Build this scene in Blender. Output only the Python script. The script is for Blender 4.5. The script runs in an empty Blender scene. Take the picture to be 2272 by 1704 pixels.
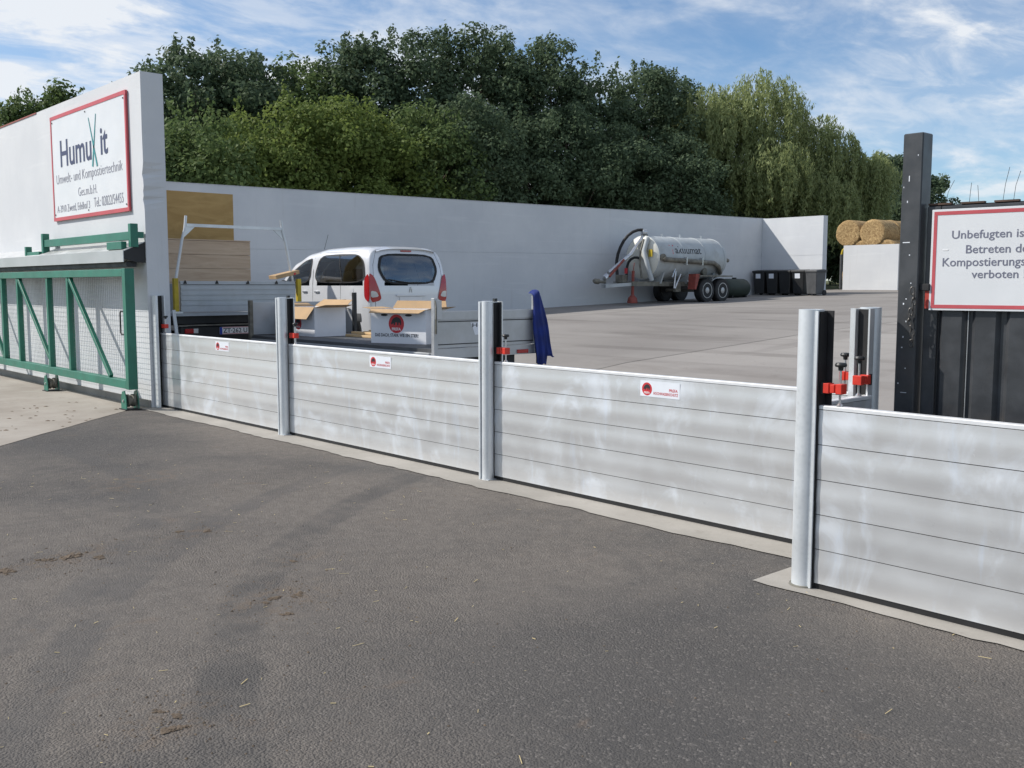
import bpy, bmesh, math, random
import numpy as np
from mathutils import Vector, Matrix
random.seed(7)
SC = bpy.context.scene
COL = SC.collection
PI = math.pi
rad = math.radians

# ------------------------------------------------------------------ camera
cam = bpy.data.cameras.new('camera'); camo = bpy.data.objects.new('camera', cam); COL.objects.link(camo)
cam.sensor_width = 36.0; cam.lens = 35.03; cam.clip_start = 0.05; cam.clip_end = 4000
camo.location = (0, 0, 1.631)
camo.rotation_euler = (rad(90 - 5.655), 0, 0.8351)
SC.camera = camo
SC.cycles.max_bounces = 7; SC.cycles.diffuse_bounces = 3; SC.cycles.glossy_bounces = 3; SC.cycles.transmission_bounces = 4; SC.cycles.transparent_max_bounces = 8
SC.render.resolution_x = 1024; SC.render.resolution_y = 768

# ------------------------------------------------------------------ sun, sky, exposure
SUN = Vector((0.857, 0.74, -1.0)).normalized()          # direction the light travels
sl = bpy.data.lights.new('sun', 'SUN'); sl.energy = 4.6; sl.angle = rad(0.53); sl.color = (1.0, 0.95, 0.88)
so = bpy.data.objects.new('sun', sl); COL.objects.link(so)
so.rotation_euler = SUN.to_track_quat('-Z', 'Y').to_euler(); so.location = (-20, -14, 25)
W = bpy.data.worlds.new('World'); SC.world = W; W.use_nodes = True
wn = W.node_tree.nodes; wl = W.node_tree.links; wn.clear()
def wnode(t, **k):
    n = wn.new(t)
    for a, b in k.items(): setattr(n, a, b)
    return n
sky = wnode('ShaderNodeTexSky', sky_type='NISHITA', sun_disc=False)
sky.sun_elevation = math.asin(-SUN.z); sky.sun_rotation = math.atan2(-SUN.x, -SUN.y) % (2 * PI)
sky.altitude = 500; sky.air_density = 1.0; sky.dust_density = 0.25; sky.ozone_density = 1.5
tc = wnode('ShaderNodeTexCoord'); sep = wnode('ShaderNodeSeparateXYZ'); wl.new(tc.outputs['Generated'], sep.inputs[0])
zc = wnode('ShaderNodeMath', operation='ADD'); zc.inputs[1].default_value = 0.16
zm = wnode('ShaderNodeMath', operation='MAXIMUM'); zm.inputs[1].default_value = 0.0
wl.new(sep.outputs[2], zm.inputs[0]); wl.new(zm.outputs[0], zc.inputs[0])
def div(o):
    d = wnode('ShaderNodeMath', operation='DIVIDE'); wl.new(o, d.inputs[0]); wl.new(zc.outputs[0], d.inputs[1]); return d.outputs[0]
cx = wnode('ShaderNodeCombineXYZ'); wl.new(div(sep.outputs[0]), cx.inputs[0]); wl.new(div(sep.outputs[1]), cx.inputs[1])
def wnoise(scale, detail, rough, dist, off, stretch=(1, 1, 1)):
    m = wnode('ShaderNodeMapping'); m.inputs['Location'].default_value = off; m.inputs['Scale'].default_value = stretch
    m.inputs['Rotation'].default_value = (0, 0, 0.9)
    wl.new(cx.outputs[0], m.inputs[0])
    n = wnode('ShaderNodeTexNoise'); n.inputs['Scale'].default_value = scale; n.inputs['Detail'].default_value = detail
    n.inputs['Roughness'].default_value = rough; n.inputs['Distortion'].default_value = dist
    wl.new(m.outputs[0], n.inputs['Vector']); return n.outputs['Fac']
def wramp(o, a, b):
    r = wnode('ShaderNodeMapRange'); r.interpolation_type = 'SMOOTHSTEP'
    r.inputs['From Min'].default_value = a; r.inputs['From Max'].default_value = b
    wl.new(o, r.inputs['Value']); return r.outputs[0]
def wmath(op, a, b):
    n = wnode('ShaderNodeMath', operation=op)
    for i, v in enumerate((a, b)):
        if isinstance(v, (int, float)): n.inputs[i].default_value = v
        else: wl.new(v, n.inputs[i])
    return n.outputs[0]
bank = wramp(wnoise(0.55, 3, 0.5, 0.4, (2.4, 0.6, 0)), 0.36, 0.60)
puff = wramp(wnoise(2.6, 9, 0.60, 0.25, (1.3, 5.2, 0), (1, 0.8, 1)), 0.44, 0.64)
ripple = wramp(wnoise(6.5, 7, 0.62, 0.5, (4.3, 2.2, 0), (1.0, 0.55, 1)), 0.38, 0.66)
veil = wramp(wnoise(1.1, 6, 0.6, 0.8, (7.3, 2.2, 0), (1.0, 0.4, 1)), 0.38, 0.68)
cl = wmath('ADD', wmath('MULTIPLY', bank, wmath('ADD', wmath('MULTIPLY', puff, 0.72), wmath('MULTIPLY', ripple, 0.26))), wmath('MULTIPLY', veil, wmath('ADD', wmath('MULTIPLY', ripple, 0.34), 0.22)))
cl = wmath('ADD', wmath('MULTIPLY', puff, 0.12), cl)
cl = wmath('MINIMUM', cl, 0.94)
mx = wnode('ShaderNodeMix', data_type='RGBA')
skm = wnode('ShaderNodeMix', data_type='RGBA', blend_type='MULTIPLY'); skm.inputs[0].default_value = 1.0
wl.new(sky.outputs[0], skm.inputs[6]); skm.inputs[7].default_value = (0.88, 1.05, 1.19, 1)
wl.new(cl, mx.inputs[0]); wl.new(skm.outputs[2], mx.inputs[6]); mx.inputs[7].default_value = (7.9, 8.2, 8.6, 1)
bg = wnode('ShaderNodeBackground'); bg.inputs['Strength'].default_value = 0.103
wl.new(mx.outputs[2], bg.inputs['Color'])
wo = wnode('ShaderNodeOutputWorld'); wl.new(bg.outputs[0], wo.inputs['Surface'])
SC.view_settings.view_transform = 'Standard'; SC.view_settings.look = 'None'
SC.view_settings.exposure = 0.08; SC.view_settings.gamma = 1.0; SC.view_settings.use_curve_mapping = False

# ------------------------------------------------------------------ materials
MATS = {}
def lin(c):
    return tuple(((x / 255) / 12.92 if x / 255 <= .04045 else ((x / 255 + .055) / 1.055) ** 2.4) for x in c)
class NT:
    def __init__(s, name):
        s.m = bpy.data.materials.new(name); s.m.use_nodes = True
        s.n = s.m.node_tree.nodes; s.l = s.m.node_tree.links
        s.b = s.n['Principled BSDF']; s.tc = s.n.new('ShaderNodeTexCoord'); MATS[name] = s.m
    def noise(s, scale, detail=4, rough=.55, stretch=(1, 1, 1), dist=0, coord='Object'):
        mp = s.n.new('ShaderNodeMapping'); mp.inputs['Scale'].default_value = stretch
        s.l.new(s.tc.outputs[coord], mp.inputs[0])
        t = s.n.new('ShaderNodeTexNoise'); t.inputs['Scale'].default_value = scale; t.inputs['Detail'].default_value = detail
        t.inputs['Roughness'].default_value = rough; t.inputs['Distortion'].default_value = dist
        s.l.new(mp.outputs[0], t.inputs['Vector']); return t.outputs['Fac']
    def voro(s, scale, feature='F1', stretch=(1, 1, 1)):
        mp = s.n.new('ShaderNodeMapping'); mp.inputs['Scale'].default_value = stretch
        s.l.new(s.tc.outputs['Object'], mp.inputs[0])
        t = s.n.new('ShaderNodeTexVoronoi'); t.feature = feature; t.inputs['Scale'].default_value = scale
        s.l.new(mp.outputs[0], t.inputs['Vector']); return t
    def ramp(s, o, a, b, lo=0., hi=1.):
        r = s.n.new('ShaderNodeMapRange'); r.interpolation_type = 'SMOOTHSTEP'
        for k, v in (('From Min', a), ('From Max', b), ('To Min', lo), ('To Max', hi)): r.inputs[k].default_value = v
        s.l.new(o, r.inputs['Value']); return r.outputs[0]
    def mix(s, f, a, b, blend='MIX'):
        m = s.n.new('ShaderNodeMix'); m.data_type = 'RGBA'; m.blend_type = blend
        for i, v in ((0, f), (6, a), (7, b)):
            if hasattr(v, 'is_linked'): s.l.new(v, m.inputs[i])
            elif i == 0: m.inputs[0].default_value = v
            else: m.inputs[i].default_value = (*v[:3], 1)
        return m.outputs[2]
    def math(s, op, a, b=0.):
        m = s.n.new('ShaderNodeMath'); m.operation = op
        for i, v in ((0, a), (1, b)):
            if hasattr(v, 'is_linked'): s.l.new(v, m.inputs[i])
            else: m.inputs[i].default_value = v
        return m.outputs[0]
    def bump(s, h, strength, dist=.01):
        b = s.n.new('ShaderNodeBump'); b.inputs['Strength'].default_value = strength; b.inputs['Distance'].default_value = dist
        s.l.new(h, b.inputs['Height']); s.l.new(b.outputs[0], s.b.inputs['Normal'])
    def set(s, **k):
        for a, v in k.items():
            i = s.b.inputs[{'col': 'Base Color', 'rough': 'Roughness', 'metal': 'Metallic', 'spec': 'Specular IOR Level', 'coat': 'Coat Weight', 'trans': 'Transmission Weight', 'aniso': 'Anisotropic'}[a]]
            if hasattr(v, 'is_linked'): s.l.new(v, i)
            elif a == 'col': i.default_value = (*v[:3], 1)
            else: i.default_value = v
        return s
def simple(name, col, rough=.55, metal=0., var=.18, vs=3., bump=0., bs=40., dirt=None, coat=0.):
    t = NT(name); n = t.noise(vs, 6, .6)
    dark = tuple(c * (1 - var) for c in col); lite = tuple(min(1, c * (1 + var * .6)) for c in col)
    c = t.mix(t.ramp(n, .3, .7), dark, lite)
    if dirt: c = t.mix(t.ramp(t.noise(vs * .6, 8, .65), .52, .78, 0, dirt[1]), c, dirt[0])
    t.set(col=c, rough=t.ramp(t.noise(vs * 2, 4), .2, .8, max(.03, rough - .08), min(1, rough + .1)), metal=metal, coat=coat)
    if bump: t.bump(t.noise(bs, 5, .6), bump, .004)
    return t.m
def G(v, b=1.0): return (v, v, v * b)

# painted concrete
t = NT('painted_concrete')
c = t.mix(t.ramp(t.noise(.55, 8, .62), .32, .72), (.575, .592, .615), (.655, .668, .682))
c = t.mix(t.ramp(t.noise(2.2, 8, .7, (1, 1, .35)), .60, .80, 0, .35), c, (.50, .50, .49))
c = t.mix(t.ramp(t.noise(14, 3, .5), .70, .78, 0, .5), c, (.50, .50, .49))
c = t.mix(t.ramp(t.noise(5.5, 6, .7, (1, 1, .07), .3), .58, .76, 0, .30), c, (.47, .47, .46))
c = t.mix(t.ramp(t.noise(2.0, 3, .5, (.2, .2, 3.0)), .60, .66, 0, .22), c, (.72, .73, .74))
t.set(col=c, rough=.72, spec=.25); t.bump(t.math('ADD', t.noise(30, 6, .6), t.math('MULTIPLY', t.noise(2.2, 4, .5), 2.)), .26, .007)
# mill finish aluminium planks with dried smears
t = NT('aluminium')
geo = t.n.new('ShaderNodeNewGeometry')
class _TC: outputs = {'Object': geo.outputs['Position']}
t.tc = _TC
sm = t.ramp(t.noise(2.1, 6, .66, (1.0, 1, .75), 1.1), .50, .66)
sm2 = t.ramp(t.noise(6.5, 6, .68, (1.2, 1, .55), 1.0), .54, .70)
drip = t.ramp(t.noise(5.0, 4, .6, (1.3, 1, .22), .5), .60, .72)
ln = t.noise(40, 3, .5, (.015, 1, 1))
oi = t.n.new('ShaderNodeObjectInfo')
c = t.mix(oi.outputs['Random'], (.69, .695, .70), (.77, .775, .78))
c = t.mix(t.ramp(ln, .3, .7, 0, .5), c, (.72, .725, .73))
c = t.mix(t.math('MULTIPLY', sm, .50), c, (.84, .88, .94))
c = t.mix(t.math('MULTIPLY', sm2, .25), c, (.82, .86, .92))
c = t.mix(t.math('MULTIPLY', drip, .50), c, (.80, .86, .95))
c = t.mix(t.ramp(t.noise(24, 5, .65), .69, .75, 0, .6), c, (.90, .91, .93))
c = t.mix(t.ramp(t.noise(11, 6, .7), .63, .72, 0, .30), c, (.46, .46, .46))
t.set(col=c, metal=.60, rough=t.math('ADD', t.math('MULTIPLY', sm, .12), t.ramp(t.noise(4, 4), .3, .7, .28, .40)))
t.bump(t.math('ADD', ln, t.noise(1.2, 3, .5, (1, 1, .6))), .03, .004)
# galvanised steel
t = NT('galvanised')
v = t.voro(38); n = t.noise(3, 6, .6, (1, 1, .5))
c = t.mix(t.ramp(n, .3, .7), (.58, .61, .63), (.74, .77, .79))
c = t.mix(t.ramp(v.outputs['Distance'], .1, .6, 0, .25), c, (.80, .82, .84))
t.set(col=c, metal=.45, rough=t.ramp(t.noise(6, 4), .3, .7, .38, .52))
# asphalt: bare dark aggregate partly covered by brownish dust, with tyre tracks
t = NT('asphalt')
def local_len(px, py, rx, ry, ang=0.):
    mp = t.n.new('ShaderNodeMapping'); mp.vector_type = 'TEXTURE'; mp.inputs['Location'].default_value = (px, py, 0); mp.inputs['Rotation'].default_value = (0, 0, ang); mp.inputs['Scale'].default_value = (rx, ry, 1)
    t.l.new(t.tc.outputs['Object'], mp.inputs[0]); ln_ = t.n.new('ShaderNodeVectorMath'); ln_.operation = 'LENGTH'; t.l.new(mp.outputs[0], ln_.inputs[0])
    return ln_.outputs['Value']
wob = t.noise(1.1, 5, .6)
def spot(px, py, rx, ry, ang=0.): return t.ramp(t.math('ADD', local_len(px, py, rx, ry, ang), t.math('MULTIPLY', wob, .9)), .75, 1.6, 1, 0)
def track(px, py, r, w):
    d = t.math('ABSOLUTE', t.math('SUBTRACT', t.math('ADD', local_len(px, py, 1, 1), t.math('MULTIPLY', wob, .16)), r + .08))
    return t.math('MULTIPLY', t.ramp(d, w * .55, w, 1, 0), t.ramp(t.noise(2.3, 5, .6), .30, .62))
dust = t.ramp(t.math('ADD', t.noise(.34, 5, .6, (1, .8, 1), .5), t.math('MULTIPLY', t.noise(1.9, 7, .68, (1, 1, 1), .6), .45)), .52, .86)
dust = t.math('MAXIMUM', t.math('MULTIPLY', dust, .9), t.math('MULTIPLY', spot(-6.4, 3.9, 3.0, 1.3), .9))
bare = t.math('MAXIMUM', t.math('MULTIPLY', spot(-10.7, 3.6, 1.8, 1.3), .9), t.math('MULTIPLY', spot(-2.3, 3.0, 1.9, 1.6), .8))
dust = t.math('MULTIPLY', dust, t.math('SUBTRACT', 1., bare))
fine = t.noise(9, 8, .72)
cb = t.mix(t.ramp(t.noise(.8, 6, .6), .3, .7), (.080, .077, .075), (.116, .108, .101))
cd = t.mix(t.ramp(fine, .3, .7), (.152, .134, .118), (.206, .182, .158))
v = t.voro(92); sp = t.n.new('ShaderNodeSeparateColor'); t.l.new(v.outputs['Color'], sp.inputs[0])
cb = t.mix(t.ramp(sp.outputs[0], 0., 1., 0, .5), cb, (.055, .054, .055))
cb = t.mix(t.ramp(sp.outputs[1], .85, 1., 0, .6), cb, (.225, .208, .192))
cd = t.mix(t.ramp(sp.outputs[0], .35, 1., 0, .30), cd, (.085, .08, .075))
cd = t.mix(t.ramp(sp.outputs[2], .90, 1., 0, .5), cd, (.27, .245, .22))
c = t.mix(dust, cb, cd)
c = t.mix(t.math('MULTIPLY', track(-.45, 8.0, 7.02, .16), .68), c, (.082, .079, .077))
c = t.mix(t.math('MULTIPLY', track(-.45, 8.0, 7.75, .14), .5), c, (.095, .092, .091))
c = t.mix(t.math('MULTIPLY', track(-9.5, -3.0, 6.3, .14), .45), c, (.095, .092, .091))
c = t.mix(t.ramp(t.noise(2.6, 8, .72, (1, 1, 1), .5), .60, .72, 0, .50), c, (.165, .125, .095))
for q in ((-6.15, 1.85, .09, .50, .35), (-6.05, 2.05, .08, .25, .3), (-4.58, 2.52, .20, .32, .6), (-3.55, 1.46, .12, .25, .5), (-6.2, 2.8, .10, .28, .4), (-5.2, 2.95, .08, .22, .2), (-8.2, 3.2, .2, .5, .6)):
    c = t.mix(t.math('MULTIPLY', spot(q[0], q[1], q[2] * 1.6, q[3] * 1.3, q[4]), t.ramp(fine, .46, .62, 0, .6)), c, (.160, .122, .090))
c = t.mix(t.ramp(t.noise(5.5, 6, .7), .62, .72, 0, .45), c, (.080, .078, .078))
c = t.mix(t.ramp(t.noise(210, 2, .5), .45, .62, 0, .30), c, (.075, .072, .07))
t.set(col=c, rough=.9, spec=.2)
msk = t.ramp(t.noise(.55, 4, .65, (1, 1, 1), .5), .38, .66, .55, 1.2)
t.bump(t.math('SUBTRACT', t.math('MULTIPLY', t.noise(170, 3, .65), .8), t.math('MULTIPLY', t.voro(92).outputs['Distance'], msk)), .8, .010)
# yard surface, paler and dusty, with tyre streaks
def yard_mat(name, k):
    t = NT(name); q = lambda *c: tuple(x * k for x in c)
    c = t.mix(t.ramp(t.noise(.16, 7, .6), .32, .68), q(.215, .200, .187), q(.285, .268, .250))
    c = t.mix(t.ramp(t.noise(.55, 6, .65, (.25, 1.6, 1), .9), .50, .70, 0, .55), c, q(.165, .150, .138))
    c = t.mix(t.ramp(t.noise(.42, 6, .65, (1.7, .18, 1), 1.2), .54, .72, 0, .50), c, q(.155, .142, .132))
    w = t.n.new('ShaderNodeTexWave'); w.wave_type = 'RINGS'; w.inputs['Scale'].default_value = .16; w.inputs['Distortion'].default_value = 3.5; w.inputs['Detail'].default_value = 3; w.inputs['Detail Scale'].default_value = .4
    t.l.new(t.tc.outputs['Object'], w.inputs['Vector'])
    c = t.mix(t.math('MULTIPLY', t.ramp(w.outputs['Fac'], .86, .97, 0, .45), t.ramp(t.noise(.5, 5), .4, .65)), c, q(.13, .118, .108))
    c = t.mix(t.ramp(t.noise(4, 8, .75), .58, .74, 0, .5), c, q(.14, .122, .108))
    c = t.mix(t.ramp(t.noise(11, 4, .6), .68, .75, 0, .75), c, q(.09, .075, .06))
    c = t.mix(t.ramp(t.noise(30, 3, .6), .68, .75, 0, .5), c, q(.36, .34, .31))
    t.set(col=c, rough=.9, spec=.2); t.bump(t.noise(60, 5, .6), .35, .01)
yard_mat('yard_surface', 1.0); yard_mat('yard_surface_pale', 1.13); yard_mat('yard_seam', .62)
# pale concrete
t = NT('concrete')
c = t.mix(t.ramp(t.noise(1.1, 8, .65), .3, .7), (.26, .245, .22), (.345, .325, .295))
c = t.mix(t.ramp(t.noise(6, 8, .7), .58, .76, 0, .65), c, (.17, .15, .13))
c = t.mix(t.ramp(t.noise(70, 2), .62, .7, 0, .4), c, (.25, .235, .22))
t.set(col=c, rough=.85, spec=.25); t.bump(t.noise(80, 5, .65), .35, .006)
t = NT('apron_concrete')
c = t.mix(t.ramp(t.noise(.7, 8, .65), .3, .7), (.27, .24, .205), (.37, .34, .30))
c = t.mix(t.ramp(t.noise(4, 8, .7), .55, .76, 0, .6), c, (.19, .165, .14))
t.set(col=c, rough=.88, spec=.2); t.bump(t.noise(80, 5, .65), .35, .006)
# grass ground
t = NT('grass_ground')
c = t.mix(t.noise(.6, 8, .7), (.05, .075, .022), (.12, .12, .05)); t.set(col=c, rough=.95); t.bump(t.noise(20, 5), .6, .05)
# wood
def wood(name, a, b, sc=6, stretch=(1, 1, .08)):
    t = NT(name); g = t.noise(sc, 7, .6, stretch, 1.2)
    c = t.mix(t.ramp(g, .3, .7), a, b); c = t.mix(t.ramp(t.noise(2.5, 6, .7), .58, .76, 0, .4), c, tuple(x * .55 for x in a))
    t.set(col=c, rough=.7, spec=.3); t.bump(g, .2, .003); return t.m
wood('plywood', (.36, .23, .085), (.46, .31, .125), 5, (1, .25, .9))
wood('crate_wood', (.46, .34, .24), (.58, .45, .33), 7, (1, .12, 1.2))
wood('batten_wood', (.55, .38, .20), (.70, .52, .30), 8, (.15, 1, 1))
# straw
t = NT('straw_bale')
g = t.noise(16, 8, .75, (1, 1, 1), 1.2)
c = t.mix(t.ramp(g, .36, .66), (.20, .12, .05), (.58, .41, .20)); t.set(col=c, rough=.95); t.bump(g, .9, .03)
simple('straw', (.62, .50, .26), .8, var=.3)
simple('dirt', (.150, .112, .078), .95, var=.45, vs=25, bump=.6, bs=60)
simple('green_paint', (.024, .165, .112), .42, var=.16, vs=4, dirt=((.03, .12, .08), .5), bump=.05)
simple('sheet_metal', (.52, .53, .53), .42, .55, var=.08, vs=2)
simple('dark_metal', (.03, .03, .032), .55, .3, var=.3)
simple('chain_steel', (.09, .085, .08), .45, .6, var=.3, vs=20)
simple('mesh_wire', (.22, .25, .24), .5, .3, var=.1)
simple('rust_metal', (.10, .062, .045), .8, .2, var=.4, vs=12)
simple('black_paint', (.050, .053, .058), .36, 0, var=.28, vs=5, bump=.14, bs=25, dirt=((.085, .080, .074), .7))
simple('black_rubber', (.012, .012, .013), .65, var=.3, vs=10)
simple('black_plastic', (.018, .019, .02), .45, var=.2)
simple('grey_plastic', (.075, .078, .082), .55, var=.2, vs=4)
simple('red_clamp', (.62, .035, .018), .45, var=.15, vs=10)
simple('red_paint', (.42, .045, .03), .5, var=.25, vs=6, dirt=((.15, .05, .035), .6))
simple('cap_aluminium', (.78, .79, .80), .4, .3, var=.05)
simple('red_dull', (.26, .055, .04), .65, var=.35, vs=7, dirt=((.12, .06, .045), .7))
simple('steel', (.62, .63, .64), .3, .85, var=.08)
simple('white_sign', (.70, .715, .73), .4, var=.04, vs=2, dirt=((.66, .66, .65), .35))
simple('sign_red', (.52, .085, .10), .5, var=.1)
simple('text_navy', (.045, .055, .12), .5, var=.05)
simple('text_thin', (.27, .275, .33), .5, var=.05)
simple('text_grey', (.16, .165, .22), .5, var=.05)
simple('text_teal', (.03, .27, .28), .5, var=.05)
simple('text_black', (.02, .02, .024), .5, var=.05)
simple('print_red', (.55, .03, .04), .5, var=.06)
simple('print_white', (.80, .80, .80), .5, var=.03)
simple('print_blue', (.02, .05, .35), .5, var=.05)
simple('sticker_white', (.74, .77, .82), .4, var=.05)
simple('card_white', (.80, .81, .84), .75, var=.06, vs=2)
simple('card_brown', (.46, .31, .17), .8, var=.12, vs=4)
simple('blue_cloth', (.012, .028, .17), .85, var=.3, vs=5, bump=.2, bs=90)
simple('yellow_paint', (.50, .37, .02), .5, var=.2, vs=5)
simple('truck_grey', (.42, .45, .48), .45, .25, var=.1, vs=3, dirt=((.25, .24, .23), .4))
simple('trailer_aluminium', (.46, .47, .48), .42, .45, var=.12, vs=3, dirt=((.24, .23, .22), .4))
simple('tank_steel', (.44, .47, .48), .58, .12, var=.12, vs=2.5, dirt=((.22, .21, .18), .6))
simple('tank_cap', (.66, .65, .58), .5, .15, var=.1, vs=2.5, dirt=((.33, .30, .24), .5))
simple('dirty_steel', (.20, .19, .16), .65, .4, var=.4, vs=9)
simple('tail_red', (.40, .008, .012), .15, var=.1, coat=.6)
simple('lamp_clear', (.62, .62, .60), .12, var=.1, coat=.6)
simple('green_tank', (.028, .042, .032), .55, var=.25)
simple('bark', (.085, .065, .048), .95, var=.4, vs=8, bump=.7, bs=14)
simple('wheel_rim', (.42, .42, .42), .4, .5, var=.2, vs=6)
simple('seat_cloth', (.03, .032, .036), .9, var=.2)
simple('brown_coping', (.30, .09, .075), .7, var=.2)
t = NT('car_silver'); fl = t.voro(900)
t.set(col=t.mix(t.ramp(t.noise(1.5, 5), .3, .7), (.70, .715, .74), (.75, .765, .79)), metal=.18, rough=.32, coat=.8)
# glazing: thin tinted pane
def glass(name, tint, refl):
    m = bpy.data.materials.new(name); m.use_nodes = True; n = m.node_tree.nodes; l = m.node_tree.links; n.clear()
    tr = n.new('ShaderNodeBsdfTransparent'); tr.inputs[0].default_value = (*tint, 1)
    gl = n.new('ShaderNodeBsdfGlossy'); gl.inputs['Roughness'].default_value = .03; gl.inputs[0].default_value = (.9, .95, 1, 1)
    fr = n.new('ShaderNodeFresnel'); fr.inputs[0].default_value = 1.5
    ad = n.new('ShaderNodeMath'); ad.operation = 'ADD'; ad.inputs[1].default_value = refl; l.new(fr.outputs[0], ad.inputs[0])
    mx = n.new('ShaderNodeMixShader'); l.new(ad.outputs[0], mx.inputs[0]); l.new(tr.outputs[0], mx.inputs[1]); l.new(gl.outputs[0], mx.inputs[2])
    o = n.new('ShaderNodeOutputMaterial'); l.new(mx.outputs[0], o.inputs[0]); MATS[name] = m
glass('window_glass', (.36, .44, .43), .13)
# leaves
def leafmat(name, a, b, tr=.25):
    m = bpy.data.materials.new(name); m.use_nodes = True; n = m.node_tree.nodes; l = m.node_tree.links
    p = n['Principled BSDF']; g = n.new('ShaderNodeNewGeometry'); tcn = n.new('ShaderNodeTexCoord')
    no = n.new('ShaderNodeTexNoise'); no.inputs['Scale'].default_value = .55; no.inputs['Detail'].default_value = 3; l.new(tcn.outputs['Object'], no.inputs['Vector'])
    av = n.new('ShaderNodeMath'); av.operation = 'ADD'; l.new(g.outputs['Random Per Island'], av.inputs[0]); l.new(no.outputs['Fac'], av.inputs[1])
    hf = n.new('ShaderNodeMath'); hf.operation = 'MULTIPLY'; hf.inputs[1].default_value = .5; l.new(av.outputs[0], hf.inputs[0])
    mx = n.new('ShaderNodeMix'); mx.data_type = 'RGBA'; mx.inputs[6].default_value = (*a, 1); mx.inputs[7].default_value = (*b, 1); l.new(hf.outputs[0], mx.inputs[0])
    l.new(mx.outputs[2], p.inputs['Base Color']); p.inputs['Roughness'].default_value = .62; p.inputs['Specular IOR Level'].default_value = .16
    t = n.new('ShaderNodeBsdfTranslucent'); l.new(mx.outputs[2], t.inputs[0])
    ms = n.new('ShaderNodeMixShader'); ms.inputs[0].default_value = tr; l.new(p.outputs[0], ms.inputs[1]); l.new(t.outputs[0], ms.inputs[2])
    l.new(ms.outputs[0], n['Material Output'].inputs[0]); MATS[name] = m
leafmat('leaf_dark', (.055, .092, .052), (.155, .205, .115), .38)
leafmat('leaf_mid', (.070, .122, .040), (.195, .250, .098), .40)
leafmat('leaf_yellow', (.098, .152, .036), (.230, .280, .082), .42)
leafmat('leaf_willow', (.20, .255, .110), (.40, .44, .20), .45)

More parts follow.
